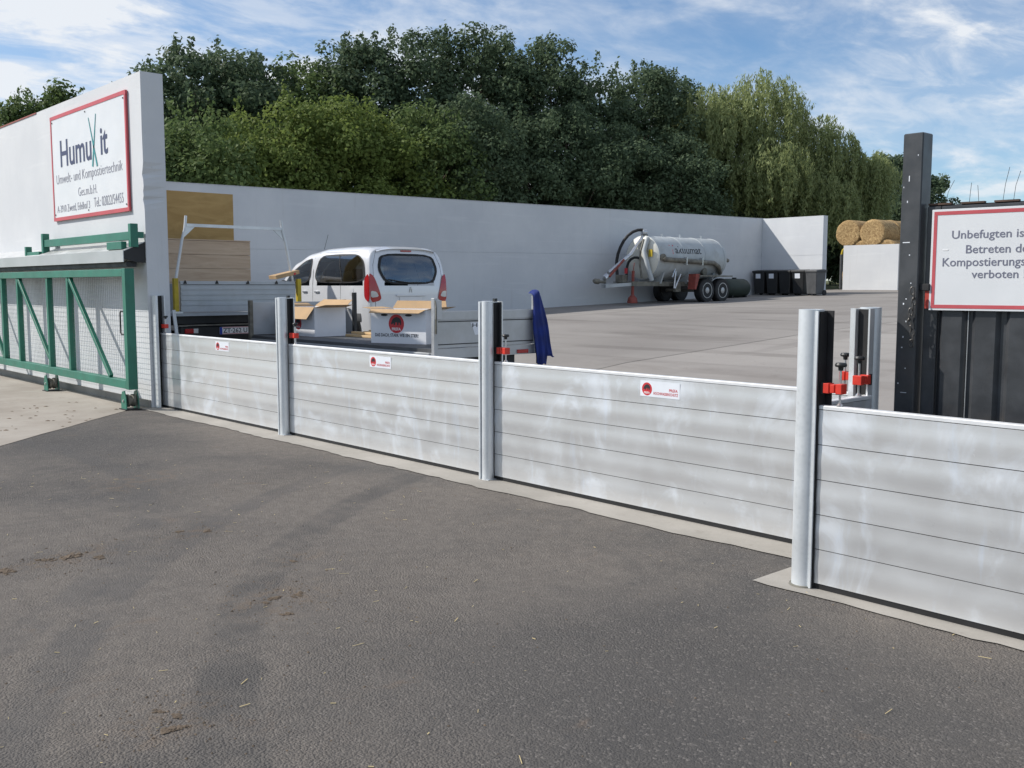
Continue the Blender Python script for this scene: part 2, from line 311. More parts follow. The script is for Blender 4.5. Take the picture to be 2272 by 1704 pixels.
# ------------------------------------------------------------------ mesh builder
class MB:
    def __init__(s): s.v = []; s.f = []
    def add(s, v, f):
        o = len(s.v); s.v += [tuple(x) for x in v]; s.f += [tuple(i + o for i in q) for q in f]; return s
    def box(s, a, b):
        x0, y0, z0 = a; x1, y1, z1 = b
        return s.add([(x0, y0, z0), (x1, y0, z0), (x1, y1, z0), (x0, y1, z0), (x0, y0, z1), (x1, y0, z1), (x1, y1, z1), (x0, y1, z1)],
                     [(3, 2, 1, 0), (4, 5, 6, 7), (0, 1, 5, 4), (1, 2, 6, 5), (2, 3, 7, 6), (3, 0, 4, 7)])
    def obox(s, o, ex, ey, ez):
        o, ex, ey, ez = map(Vector, (o, ex, ey, ez))
        v = [o + ex * i + ey * j + ez * k for k in (0, 1) for j in (0, 1) for i in (0, 1)]
        return s.add(v, [(2, 3, 1, 0), (4, 5, 7, 6), (0, 1, 5, 4), (1, 3, 7, 5), (3, 2, 6, 7), (2, 0, 4, 6)])
    def beam(s, p0, p1, w, h, up=(0, 0, 1)):
        p0, p1 = Vector(p0), Vector(p1); d = (p1 - p0).normalized(); u = Vector(up)
        sx = d.cross(u)
        if sx.length < 1e-4: sx = d.cross(Vector((0, 1, 0)))
        sx.normalize(); uu = sx.cross(d)
        return s.obox(p0 - sx * w / 2 - uu * h / 2, p1 - p0, sx * w, uu * h)
    def tube(s, pts, r, n=10, cap=True, r1=None):
        pts = [Vector(p) for p in pts]; m = len(pts); o = len(s.v); prev = None
        for i, p in enumerate(pts):
            d = (pts[min(i + 1, m - 1)] - pts[max(i - 1, 0)]).normalized()
            if prev is None:
                a = d.cross(Vector((0, 0, 1)))
                if a.length < 1e-3: a = d.cross(Vector((0, 1, 0)))
            else: a = prev - d * prev.dot(d)
            a.normalize(); prev = a; b = d.cross(a)
            rr = r if r1 is None else r + (r1 - r) * i / (m - 1)
            for k in range(n):
                t = 2 * PI * k / n; s.v.append(tuple(p + (a * math.cos(t) + b * math.sin(t)) * rr))
        for i in range(m - 1):
            for k in range(n):
                k2 = (k + 1) % n; s.f.append((o + i * n + k, o + i * n + k2, o + (i + 1) * n + k2, o + (i + 1) * n + k))
        if cap:
            s.f.append(tuple(o + k for k in range(n))[::-1]); s.f.append(tuple(o + (m - 1) * n + k for k in range(n)))
        return s
    def prism(s, poly, vec):
        n = len(poly); vec = Vector(vec); poly = [Vector(p) for p in poly]
        return s.add(poly + [p + vec for p in poly], [tuple(range(n))[::-1], tuple(range(n, 2 * n))] + [(i, (i + 1) % n, n + (i + 1) % n, n + i) for i in range(n)])
    def lathe(s, prof, c, ax, n=24):
        # prof: (dist along axis, radius)
        c, ax = Vector(c), Vector(ax).normalized(); a = ax.cross(Vector((0, 0, 1)))
        if a.length < 1e-3: a = Vector((1, 0, 0))
        a.normalize(); b = ax.cross(a); o = len(s.v); m = len(prof)
        for d, r in prof:
            for k in range(n):
                t = 2 * PI * k / n; s.v.append(tuple(c + ax * d + (a * math.cos(t) + b * math.sin(t)) * max(r, 1e-4)))
        for i in range(m - 1):
            for k in range(n):
                k2 = (k + 1) % n; s.f.append((o + i * n + k, o + i * n + k2, o + (i + 1) * n + k2, o + (i + 1) * n + k))
        s.f.append(tuple(o + k for k in range(n))[::-1]); s.f.append(tuple(o + (m - 1) * n + k for k in range(n)))
        return s
    def grid(s, fn, nu, nv):
        o = len(s.v)
        for i in range(nu + 1):
            for j in range(nv + 1): s.v.append(tuple(fn(i / nu, j / nv)))
        for i in range(nu):
            for j in range(nv):
                a = o + i * (nv + 1) + j; s.f.append((a, a + nv + 1, a + nv + 2, a + 1))
        return s
    def mesh(s, name, mat, smooth=False, bevel=0., fix=True):
        me = bpy.data.meshes.new(name); me.from_pydata(s.v, [], s.f)
        if fix or bevel:
            bm = bmesh.new(); bm.from_mesh(me)
            if fix: bmesh.ops.recalc_face_normals(bm, faces=bm.faces)
            if bevel: bmesh.ops.bevel(bm, geom=[e for e in bm.edges], offset=bevel, segments=1, affect='EDGES', clamp_overlap=True)
            bm.to_mesh(me); bm.free()
        me.materials.append(MATS[mat])
        if smooth:
            me.polygons.foreach_set('use_smooth', [True] * len(me.polygons))
            try: me.set_sharp_from_angle(angle=rad(38))
            except Exception: pass
        me.update(); return me
    def build(s, name, mat, parent=None, **k):
        return put(name, s.mesh(name, mat, **k), parent)
def put(name, me, parent=None, loc=None, rz=None):
    o = bpy.data.objects.new(name, me); COL.objects.link(o)
    if parent: o.parent = parent
    if loc is not None: o.location = loc
    if rz is not None: o.rotation_euler = (0, 0, rz)
    return o
def tag(o, label=None, cat=None, group=None, kind=None):
    if label: o['label'] = label
    if cat: o['category'] = cat
    if group: o['group'] = group
    if kind: o['kind'] = kind
    return o
def thing(name, loc, label, cat, group=None, rz=0):
    o = bpy.data.objects.new(name, None); COL.objects.link(o); o.location = loc; o.rotation_euler = (0, 0, rz)
    o.empty_display_size = .2
    return tag(o, label, cat, group)
def copy_tree(o, parent=None):
    c = o.copy(); COL.objects.link(c); c.parent = parent
    for ch in [x for x in bpy.data.objects if x.parent == o]: copy_tree(ch, c)
    return c
def text(name, s, mat, parent, org, xd, yd, width=None, height=None, align='L', ext=.0015, bold=0., fn=None, sep=1.0):
    cu = bpy.data.curves.new('t', 'FONT'); cu.body = s; cu.extrude = .01; cu.offset = bold; cu.resolution_u = 3; cu.space_character = sep
    ob = bpy.data.objects.new('t', cu); COL.objects.link(ob)
    bpy.context.view_layer.update()
    dg = bpy.context.evaluated_depsgraph_get(); me = bpy.data.meshes.new_from_object(ob.evaluated_get(dg))
    bpy.data.objects.remove(ob); bpy.data.curves.remove(cu)
    n = len(me.vertices); co = np.empty(n * 3); me.vertices.foreach_get('co', co); co = co.reshape(-1, 3)
    mn, mxx = co.min(0), co.max(0); w, h = mxx[0] - mn[0], mxx[1] - mn[1]
    sx = width / w if width else None; sy = height / h if height else None
    sx = sx or sy; sy = sy or sx
    x = (co[:, 0] - mn[0]) * sx; y = (co[:, 1] - mn[1]) * sy
    if align == 'C': x -= w * sx / 2
    z = (co[:, 2] + .01) / .02 * ext
    if fn: P = np.array([fn(a, b, c) for a, b, c in zip(x, y, z)])
    else:
        xd, yd = Vector(xd).normalized(), Vector(yd).normalized(); nd = xd.cross(yd)
        P = np.array(org) + np.outer(x, xd) + np.outer(y, yd) + np.outer(z, nd)
    fs = [tuple(p.vertices) for p in me.polygons]; bpy.data.meshes.remove(me)
    iv = sorted(((min(x[i] for i in f), max(x[i] for i in f), k) for k, f in enumerate(fs)))
    groups = []; cur = -1e9; thr = .20 * h * sy * (sx / sy)
    for lo, hi, k in iv:
        if lo > cur + thr or not groups: groups.append([])
        groups[-1].append(k); cur = max(cur, hi)
    for g in groups:                                    # one part for each word
        vid = {}; F = []
        for k in g: F.append([vid.setdefault(i, len(vid)) for i in fs[k]])
        mw = bpy.data.meshes.new(name); mw.from_pydata([tuple(P[i]) for i in vid], [], F); mw.materials.append(MATS[mat]); mw.update()
        ob_ = put(name, mw, parent)
    return ob_
def disc(parent, name, mat, c, xd, yd, r, ext=.001, n=28, ry=None):
    c, xd, yd = Vector(c), Vector(xd).normalized(), Vector(yd).normalized()
    pts = [c + xd * r * math.cos(2 * PI * k / n) + yd * (ry or r) * math.sin(2 * PI * k / n) for k in range(n)]
    return MB().prism(pts, xd.cross(yd) * ext).build(name, mat, parent)
BULL = [(-.62, -.05), (-.50, .22), (-.30, .40), (.02, .52), (.34, .46), (.52, .30), (.62, .05), (.60, -.30), (.48, -.34), (.44, -.08), (.30, -.06), (.26, -.34), (.12, -.36), (.10, -.06), (-.10, -.02), (-.16, -.30), (-.30, -.34), (-.34, -.12), (-.52, -.26), (-.68, -.20)]
def emblem(parent, c, xd, yd, r, off=.0012, words=True):
    c, xd, yd = Vector(c), Vector(xd).normalized(), Vector(yd).normalized(); nd = xd.cross(yd)
    disc(parent, 'emblem_disc', 'print_red', c, xd, yd, r, off)
    MB().prism([c + nd * (off + .0003) + (xd * a + yd * (b + .18)) * r * 1.05 for a, b in BULL], nd * off * .6).build('emblem_bull', 'text_black', parent)
    if words: text('emblem_lettering', 'PREFA', 'print_white', parent, c + nd * (off + .0002) - yd * r * .72, xd, yd, width=r * 1.15, align='C', ext=off * .5, bold=.02)

# ------------------------------------------------------------------ ground and setting
PROF = [(5.75, 0), (7, .10), (9, .29), (11, .50), (16, .78), (21, .97), (24, 1.06), (27, 1.14), (31.5, 1.28), (36.5, 1.45), (45, 1.65), (60, 1.85), (120, 2.3), (1500, 2.3)]
def gz(y):
    if y <= PROF[0][0]: return 0.
    for (a, za), (b, zb) in zip(PROF, PROF[1:]):
        if y <= b:
            return za + (zb - za) * (y - a) / (b - a)
    return 2.3
ys = sorted(set([p[0] for p in PROF] + [-1500, -300, 5.2, 8, 10, 13.5, 18.5, 80, 300]))
xs = [-1500, -200, -60, -30, -10, 0, 20, 60, 200, 1500]
m = MB()
for y in ys:
    for x in xs: m.v.append((x, y, gz(y) - .06))
for j in range(len(ys) - 1):
    for i in range(len(xs) - 1):
        a = j * len(xs) + i; m.f.append((a, a + 1, a + len(xs) + 1, a + len(xs)))
tag(m.build('ground', 'grass_ground'), kind='structure')
ys = [5.0, 5.75, 6.4, 7, 8, 9, 10, 11, 12.2, 13.5, 16, 18.5, 21, 24, 27, 31.5, 36.5, 45, 60]
def lane(name, mat, xs, lift=0.):
    m = MB()
    for y in ys:
        for x in xs: m.v.append((x, y, (gz(y) - .004 if y < 5.8 else gz(y)) + lift))
    for j in range(len(ys) - 1):
        for i in range(len(xs) - 1):
            a = j * len(xs) + i; m.f.append((a, a + 1, a + len(xs) + 1, a + len(xs)))
    tag(m.build(name, mat), kind='structure')
lane('yard', 'yard_surface', [-21.6, -16, -12, -9.68]); lane('yard_lane', 'yard_surface_pale', [-9.68, -6, -4, 2, 8, 14]); lane('paving_seam', 'yard_seam', [-9.69, -9.67], .003)
m = MB(); m.grid(lambda u, v: (-40 + 70 * u, -30 + 35.3 * v, 0), 4, 4)
tag(m.build('asphalt_forecourt', 'asphalt', fix=False), kind='structure')
# pale concrete apron in front of the sliding gate, asphalt laid against it in a slightly uneven line
edge = [(-13.06, 5.05)]
for k in range(1, 26):
    y = 5.05 - k * .4; edge.append((-13.06 + (5.05 - y) * .975 + random.uniform(-.025, .025), y))
m = MB(); pts = [(x, y, .004) for x, y in edge] + [(-40, edge[-1][1], .004), (-40, 5.4, .004), (-13.06, 5.4, .004)]
m.add(pts, [tuple(range(len(pts)))])
tag(m.build('concrete_apron', 'apron_concrete'), kind='structure')
# footing strips under the barriers
def strip(name, x0, x1, yf, yb, left=None):
    n = int((x1 - x0) / .11); fr = [(x0 + (x1 - x0) * k / n, yf + random.uniform(-.018, .016) + .012 * math.sin(k * .37)) for k in range(n + 1)]
    m = MB(); pts = [(x, y, .006) for x, y in fr] + [(x1, yb, .006), (x0, yb, .006)]
    m.add(pts, [tuple(range(len(pts)))]); tag(m.build(name, 'concrete'), kind='structure')
strip('barrier_footing', -13.04, -2.30, 5.14, 5.78)
strip('corner_footing', -3.10, 1.2, 4.60, 5.135)

# ------------------------------------------------------------------ entrance wall with company sign, canopy, sliding gate
gw = thing('entrance_wall', (-13.056, 5.314, 0), 'tall white concrete wall end carrying the company sign at left', 'wall')
pts = [(-32, 0, -.05), (-.0, 0, -.05), (.0, 0, 2.60)]
for z, d in [(2.68, .012), (2.75, .045), (2.80, .02), (2.86, .03), (2.93, .008), (3.02, .02), (3.08, .05), (3.16, .022), (3.24, .0), (3.6, .006), (4.1, 0)]: pts.append((-d, 0, z))
pts += [(-.0, 0, 4.395), (-32, 0, 4.36)]
me_ = MB(); front = [Vector(p) for p in pts]; n_ = len(front)
back = [Vector((p.x if p.x < -1 else 0.0, .30, p.z)) for p in front]
me_.add(front + back, [tuple(range(n_)), tuple(range(n_, 2 * n_))[::-1]] + [(i, (i + 1) % n_, n_ + (i + 1) % n_, n_ + i) for i in range(n_)])
me_.build('wall_body', 'painted_concrete', gw)
MB().box((-32, -.012, 4.372), (-4.2, .31, 4.392)).build('coping', 'brown_coping', gw)
MB().box((-32, -.03, 0), (-.02, -.002, .10)).build('plinth', 'concrete', gw)

cs = thing('company_sign', (-15.0, 5.312, 3.42), 'white company sign with red border on the entrance wall', 'sign')
sw, sh = 1.49, .765
MB().box((-sw, -.03, -sh), (sw, -.002, sh)).build('board', 'white_sign', cs)
b = .022
for nm, a0, a1 in (('border_strip', (-sw - .03, -.036, sh - b), (sw + .03, -.006, sh + .03)), ('border_strip', (-sw - .03, -.036, -sh - .03), (sw + .03, -.006, -sh + b)), ('border_strip', (-sw - .022, -.036, -sh + b), (-sw + b, -.006, sh - b)), ('border_strip', (sw - b, -.036, -sh + b), (sw + .022, -.006, sh - b))):
    MB().box(a0, a1).build(nm, 'sign_red', cs)
X3, Z3 = (1, 0, 0), (0, 0, 1)
text('lettering', 'Humu', 'text_navy', cs, (-1.11, -.032, .00), X3, Z3, width=1.31, height=.40, bold=.012)
text('lettering', 'it', 'text_navy', cs, (.56, -.032, .03), X3, Z3, width=.27, height=.37, bold=.016)
for a0, a1 in (((.13, .60), (.42, -.10)), ((.42, .62), (.24, -.10))):
    p0 = Vector((a0[0], -.034, a0[1])); p1 = Vector((a1[0], -.034, a1[1])); d = (p1 - p0).normalized(); s_ = Vector((d.z, 0, -d.x))
    MB().prism([p0 - s_ * .005, p0 + s_ * .012, p1 + s_ * .034, p1 - s_ * .012], (0, -.0015, 0)).build('lettering', 'text_teal', cs)
text('lettering', 'Umwelt- und Kompostiertechnik', 'text_thin', cs, (0, -.032, -.285), X3, Z3, width=2.66, height=.185, align='C', bold=-.012)
text('lettering', 'Ges.m.b.H.', 'text_thin', cs, (-.02, -.032, -.475), X3, Z3, width=.76, height=.125, align='C', bold=-.012)
text('lettering', 'A-3910 Zwettl, Edelhof 3', 'text_thin', cs, (-1.35, -.032, -.69), X3, Z3, width=1.40, height=.125, bold=-.012)
text('lettering', 'Tel.: 02822/54455', 'text_thin', cs, (.22, -.032, -.67), X3, Z3, width=1.10, height=.135, bold=-.008)
for x in (-1.43, 0, 1.43):
    for z in (.70, -.70): disc(cs, 'screw', 'dark_metal', (x, -.034, z), X3, Z3, .012, .004, 10)

cp = thing('gate_canopy', (-13.08, 5.312, 0), 'sloping grey sheet metal canopy over the green sliding gate', 'canopy')
MB().prism([(0, 0, 2.21), (0, -.285, 2.085), (0, -.285, 2.075), (0, 0, 2.20)], (-22, 0, 0)).build('roof_sheet', 'sheet_metal', cp)
MB().box((-22, -.297, 1.935), (0, -.287, 2.088)).build('front_lip', 'sheet_metal', cp)
MB().prism([(.003, -.002, 2.20), (.003, -.284, 2.075), (.003, -.284, 1.98), (.003, -.12, 1.93), (.003, -.002, 1.93)], (-.006, 0, 0)).build('end_plate', 'dark_metal', cp)
MB().box((-22, -.24, 1.875), (-.05, -.10, 1.95)).build('track', 'dark_metal', cp)

br = thing('gate_bracket', (-13.09, 5.30, 0), 'green steel bracket frame fixed to the wall above the canopy', 'bracket')
MB().box((-3.5, -.17, 2.225), (-.05, -.10, 2.335)).build('rail', 'green_paint', br, bevel=.004)
for x in (-.05, -3.58): MB().box((x, -.185, 2.13), (x + .085, -.085, 2.435)).build('upright', 'green_paint', br, bevel=.004)
for x in (-.04, -3.57): MB().box((x, -.084, 2.25), (x + .06, -.004, 2.33)).build('wall_arm', 'green_paint', br)
MB().box((-.62, -.26, 2.105), (-.10, -.19, 2.205)).build('foot', 'green_paint', br, bevel=.004)
MB().box((-4.25, -.22, 2.10), (-3.6, -.15, 2.16)).build('foot', 'green_paint', br, bevel=.004)
MB().box((-4.28, -.23, 2.10), (-4.20, -.14, 2.25)).build('foot', 'green_paint', br, bevel=.004)

sg = thing('sliding_gate', (-12.95, 5.04, 0), 'green steel sliding gate with wire mesh and diagonal braces', 'gate')
L = 11.0
MB().box((-L, -.06, 1.745), (-.11, .05, 1.845)).build('top_rail', 'green_paint', sg, bevel=.004)
MB().box((-L, -.06, .275), (-.11, .05, .385)).build('bottom_rail', 'green_paint', sg, bevel=.004)
MB().box((-.108, -.062, .27), (0, .06, 1.85)).build('end_post', 'green_paint', sg, bevel=.004)
for k, x in enumerate((-2.27, -3.18, -4.68, -5.55, -7.05, -7.95, -9.4)):
    MB().box((x - .04, -.045, .386), (x + .04, .035, 1.744)).build('stile', 'green_paint', sg, bevel=.003)
for x0, z0, x1, z1 in ((-2.20, 1.73, -.72, .40), (-4.62, 1.73, -3.22, .52), (-6.95, 1.73, -5.60, .40), (-9.3, 1.73, -8.0, .40)):
    MB().beam((x0, -.02, z0), (x1, -.02, z1), .06, .05, (0, 1, 0)).build('brace', 'green_paint', sg, bevel=.003)
m = MB(); x = -.12
while x > -L:
    wv = .012 * math.sin(x * 9); m.beam((x, .012 + wv * .3, .386), (x + wv, .012, 1.744), .0024, .0024); x -= .07
z = .45
while z < 1.74:
    m.beam((-L, .008, z), (-.11, .008, z), .0024, .0024); z += .07
m.build('wire_mesh', 'mesh_wire', sg, fix=False)
MB().tube([(-.112, -.03, 1.29), (-.22, -.05, 1.29), (-.24, -.05, 1.27), (-.24, -.05, 1.01), (-.22, -.05, .99), (-.112, -.03, .99)], .011, 8).build('handle', 'dark_metal', sg, smooth=True)
for i, (x, lab) in enumerate(((-13.06, 'green guide roller on the ground below the end post of the gate'), (-16.2, 'green guide roller on the concrete below the middle of the gate'))):
    r = thing('guide_roller', (x, 5.03, 0.0), lab, 'roller', 'sliding gate guide rollers')
    for s in (-1, 1): MB().prism([(-.09, s * .075, .005), (.09, s * .075, .005), (.075, s * .075, .17), (.03, s * .075, .255), (-.05, s * .075, .24), (-.085, s * .075, .15)], (0, .012 * s, 0)).build('side_plate', 'green_paint', r)
    MB().lathe([(-.05, .05), (-.048, .085), (-.02, .085), (-.012, .07), (.012, .07), (.02, .085), (.048, .085), (.05, .05)], (0, 0, .12), (0, 1, 0), 20).build('wheel', 'dirty_steel', r, smooth=True)
    MB().tube([(0, -.1, .12), (0, .1, .12)], .018, 10).build('axle', 'steel', r, smooth=True)
    MB().box((-.11, -.11, .004), (.11, .11, .016)).build('base_plate', 'dark_metal', r)

# ------------------------------------------------------------------ flood barrier: posts, plank walls, clamps, stickers
PH = 1.5
def post_mid(x, y, label, tr=.047, grp='flood barrier posts'):
    o = thing('barrier_post', (x, y, 0), label, 'post', grp)
    MB().lathe([(.006, tr), (PH, tr), (PH + .002, tr - .006)], (0, -.005, 0), (0, 0, 1), 32).build('tube', 'galvanised', o, smooth=True)
    MB().box((-tr - .012, -.052, .006), (-tr + .006, .03, PH - .002)).build('flange', 'galvanised', o)
    MB().box((-.022, .036, .006), (.022, .100, PH - .004)).build('web', 'aluminium', o)
    MB().box((-.058, .1005, .006), (.062, .113, PH - .001)).build('back_flange', 'aluminium', o)
    for s in (-1, 1):
        MB().box((s * .022 if s > 0 else -.031, .045, .010), (.031 if s > 0 else -.022, .099, PH - .012)).build('rubber_seal', 'black_rubber', o)
    MB().box((.032, .086, .010), (.060, .100, PH - .01)).build('rubber_seal', 'black_rubber', o)
    MB().box((-.05, -.045, .0065), (.05, .11, .012)).build('base_plate', 'galvanised', o)
    MB().box((.005, .05, PH - .003), (.03, .08, PH + .022)).build('top_lug', 'black_plastic', o)
    return o
YB = 5.40
# wall post: a channel profile bolted to the wall end
o = thing('wall_post', (-13.05, 5.40, 0), 'aluminium channel post bolted to the end of the white wall', 'post', 'flood barrier posts')
MB().box((0, -.045, .006), (.125, -.008, PH)).build('front_flange', 'galvanised', o, bevel=.003)
MB().box((0, -.0075, .006), (.035, .075, PH - .002)).build('web', 'galvanised', o)
MB().box((0, .0755, .006), (.125, .090, PH)).build('back_flange', 'galvanised', o)
MB().box((.0355, -.007, .01), (.05, .075, PH - .006)).build('rubber_seal', 'black_rubber', o)
post_mid(-9.66, YB, 'slim round galvanised post between the first and second barrier sections')
post_mid(-6.265, YB, 'round galvanised post in the middle of the barrier, between second and third sections')
def post_corner(x, y, r, label, d1, d2):
    o = thing('barrier_post', (x, y, 0), label, 'post', 'flood barrier posts')
    MB().lathe([(.006, r), (PH + .004, r), (PH + .005, r - .012), (PH - .02, r - .012)], (0, 0, 0), (0, 0, 1), 40).build('tube', 'galvanised', o, smooth=True)
    for d in (d1, d2):
        d = Vector(d); p = Vector((-d.y, d.x, 0))
        for s in (-1, 1):
            MB().obox(d * (r - .012) + p * (s * .045) - p * .005 + Vector((0, 0, .008)), d * (.016 if (r > .063 and s == -1) else .052), p * .010, (0, 0, PH - .01)).build('channel_flange', 'galvanised' if (r > .063 and s == -1) else ('dark_metal' if r > .063 else 'aluminium'), o)
        MB().obox(d * (r - .004) - p * .035 + Vector((0, 0, .008)), d * .014, p * .07, (0, 0, PH - .014)).build('rubber_seal', 'black_rubber', o)
    MB().lathe([(.0065, r + .012), (.014, r + .010)], (0, 0, 0), (0, 0, 1), 40)  .build('base_ring', 'dirty_steel', o, smooth=True)
    return o
post_corner(-2.868, 4.745, .066, 'thick round galvanised corner post nearest the camera', (1, 0, 0), (0, 1, 0))
post_corner(-2.905, 5.445, .060, 'galvanised corner post with open channels standing behind the thick one', (-1, 0, 0), (0, -1, 0))
post_corner(1.0, 4.745, .066, 'galvanised post at the far right end of the near barrier', (-1, 0, 0), (0, 1, 0))

PZ0, PHT = .036, .1885
def plank_mesh(Ln):
    # extruded plank profile: gently ribbed face, small chamfers so joints read as recessed lines
    f = []
    for k in range(13):
        q = k / 12; z = .0010 + (PHT - .0042) * q
        f.append((-.0016 * math.sin(q * PI) + .0007 * math.sin(q * 3 * PI), z))
    pr = [(0, y, z) for y, z in f] + [(0, .050, PHT - .0032), (0, .050, 0.0010)]
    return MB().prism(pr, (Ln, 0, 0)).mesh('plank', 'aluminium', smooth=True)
def barrier(x, y, Ln, label, rz=0, sticker=None):
    o = thing('flood_barrier', (x, y, 0), label, 'barrier', 'flood barrier sections', rz)
    me = plank_mesh(Ln)
    for k in range(5):
        q = put('plank', me, o, (0, random.uniform(-.0008, .0008), PZ0 + k * PHT))
    MB().prism([(0, -.001, PZ0 + 5 * PHT + .0005), (0, -.001, PZ0 + 5 * PHT + .017), (0, .003, PZ0 + 5 * PHT + .021), (0, .049, PZ0 + 5 * PHT + .021), (0, .049, PZ0 + 5 * PHT + .0005)], (Ln, 0, 0)).build('top_cap', 'cap_aluminium', o)
    MB().box((.0, .004, .006), (Ln, .046, PZ0 - .001)).build('bottom_seal', 'black_rubber', o)
    for k in range(1, 5): MB().box((.001, .0025, PZ0 + k * PHT - .0031), (Ln - .001, .044, PZ0 + k * PHT + .0009)).build('gasket', 'black_rubber', o)
    if sticker is not None:
        sx = sticker; zt = PZ0 + 5 * PHT - .022
        st = MB().box((sx, -.0032, zt - .112), (sx + .355, -.0022, zt)).build('sticker', 'sticker_white', o)
        emblem(st, (sx + .062, -.0033, zt - .058), X3, Z3, .046, .0006)
        text('sticker_lettering', 'PREFA', 'print_red', st, (sx + .262, -.0034, zt - .066), X3, Z3, width=.075, height=.021, ext=.0006, bold=.01)
        text('sticker_lettering', 'HOCHWASSERSCHUTZ', 'print_red', st, (sx + .122, -.0034, zt - .094), X3, Z3, width=.218, height=.020, ext=.0006, bold=.01)
    return o
YP = YB + .045
barrier(-12.998, YP, 3.30, 'leftmost aluminium plank barrier section, beside the white wall', sticker=1.62)
barrier(-9.628, YP, 3.325, 'second aluminium plank barrier section, in front of the cartons', sticker=1.56)
barrier(-6.233, YP, 3.245, 'long aluminium plank barrier section right of the middle post', sticker=1.59)
barrier(-2.796, 4.722, 3.726, 'shiny aluminium plank barrier section nearest the camera at lower right')
barrier(-2.845, 4.825, .55, 'short aluminium plank section linking the two corner posts', rz=PI / 2)

def clamp(x, y, label, d=(1, 0), z=None):
    # d: direction from post to panel
    zt = PZ0 + 5 * PHT + .022
    o = thing('red_clamp', (x, y, zt), label, 'clamp', 'red barrier clamps', math.atan2(d[1], d[0]))
    m = MB()
    for i, (a, b, h) in enumerate(((0, .034, .0), (.040, .066, .004), (.072, .108, .0))): m.box((a, -.028, .065 + h), (b, .028, .118 - h))
    m.box((.001, -.020, .075), (.107, .020, .108))
    m.build('block', 'red_clamp', o, bevel=.0025)
    MB().box((-.028, -.020, .058), (-.001, .020, .122)).build('hook', 'dark_metal', o)
    MB().tube([(.085, 0, .006), (.085, 0, .21)], .0065, 8).build('spindle', 'steel', o, smooth=True)
    MB().lathe([(.0005, .018), (.006, .018), (.016, .008), (.020, .008)], (.085, 0, 0), (0, 0, 1), 14).build('foot', 'steel', o, smooth=True)
    MB().lathe([(.188, .012), (.205, .014), (.208, .028), (.218, .031), (.228, .026), (.230, .010)], (.085, 0, 0), (0, 0, 1), 12).build('knob', 'black_plastic', o, smooth=True)
    return o
yc = YP + .025
clamp(-12.965, yc, 'red clamp in the shade beside the white wall', (1, 0))
clamp(-9.72, yc, 'red clamp on the left side of the slim first post', (-1, 0))
clamp(-9.60, yc, 'red clamp on the right side of the slim first post', (1, 0))
clamp(-6.325, yc, 'red clamp on the left side of the middle post', (-1, 0))
clamp(-6.205, yc, 'red clamp on the right side of the middle post', (1, 0))
clamp(-2.985, yc, 'red clamp on the long section behind the thick corner post', (-1, 0))
clamp(-2.772, 4.745, 'red clamp at the thick corner post, nearest the camera', (1, 0))
clamp(-2.87, 5.355, 'red clamp against the channel of the rear corner post', (0, -1))

# ------------------------------------------------------------------ black steel post, gate and warning sign at right
bp = thing('black_post', (-2.80, 5.55, 0), 'tall square black steel gate post with chipped paint', 'post')
MB().box((0, 0, 0), (.118, .118, 2.49)).build('tube', 'black_paint', bp, bevel=.006)
m = MB()
for x, z, w, h in ((.042, 2.22, .005, .032), (.012, 2.185, .004, .008), (.036, 2.10, .005, .012), (.060, 1.80, .006, .007), (.05, 1.55, .006, .006), (.035, 1.52, .007, .010), (.055, 1.42, .005, .008), (.04, 1.33, .006, .009), (.034, 1.27, .008, .006), (.06, 1.15, .006, .006), (.02, 1.06, .006, .007), (.075, 1.64, .005, .006), (.09, 2.36, .004, .008)):
    m.box((x, -.0012, z), (x + w, .0005, z + h))
m.box((.02, -.0012, 1.873), (.062, .0005, 1.878)); m.box((.04, -.0012, 1.01), (.075, .0005, 1.013))
m.build('paint_chip', 'sticker_white', bp)
MB().box((.119, .02, 1.60), (.175, .10, 1.64)).build('latch', 'dark_metal', bp, bevel=.003)
ch = thing('chain', (-2.70, 5.54, 1.2), 'steel chain hanging from the latch of the black post', 'chain')
for k in range(11):
    a = k * PI / 2 + .4; cxk, czk = .012 * math.sin(k * .9), .40 - k * .030
    pts = [(cxk + .012 * math.cos(t) * math.cos(a), -.014 + .012 * math.cos(t) * math.sin(a) * .6, czk + .022 * math.sin(t)) for t in [2 * PI * i / 12 for i in range(13)]]
    MB().tube(pts, .0042, 6, cap=False).build('link', 'chain_steel', ch, smooth=True)
GA = rad(6.5)
bgt = thing('black_gate', (-2.665, 5.60, 0), 'black ribbed steel gate leaf standing behind the near barrier', 'gate', rz=GA)
GW = 4.0
MB().box((0, 0, .12), (.075, .05, 2.075)).build('frame_stile', 'black_paint', bgt, bevel=.004)
MB().box((GW - .07, 0, .12), (GW, .05, 2.075)).build('frame_stile', 'black_paint', bgt, bevel=.004)
MB().box((.076, 0, 2.02), (GW - .071, .05, 2.075)).build('frame_rail', 'black_paint', bgt, bevel=.004)
MB().box((.076, 0, .12), (GW - .071, .05, .18)).build('frame_rail', 'black_paint', bgt, bevel=.004)
MB().box((.076, .028, .181), (GW - .071, .034, 2.019)).build('back_sheet', 'black_paint', bgt)
x = .082; k = 0
while x + .14 < GW - .07:
    MB().prism([(x, .027, .184), (x + .022, .003, .184), (x + .128, .003, .184), (x + .15, .027, .184)], (0, 0, 1.832)).build('rib_panel', 'black_paint', bgt)
    if k % 2 == 0: MB().box((x + .158, .014, .184), (x + .161, .0265, 2.016)).build('seam', 'sheet_metal', bgt)
    x += .178; k += 1
MB().box((.01, -.02, 1.50), (.06, -.001, 1.60)).build('lock_plate', 'red_paint', bgt)
x = .0
while x < GW - .2:
    MB().box((x, .008, 2.083), (x + .125, .042, 2.093)).build('spike_strip', 'rust_metal', bgt); x += .175
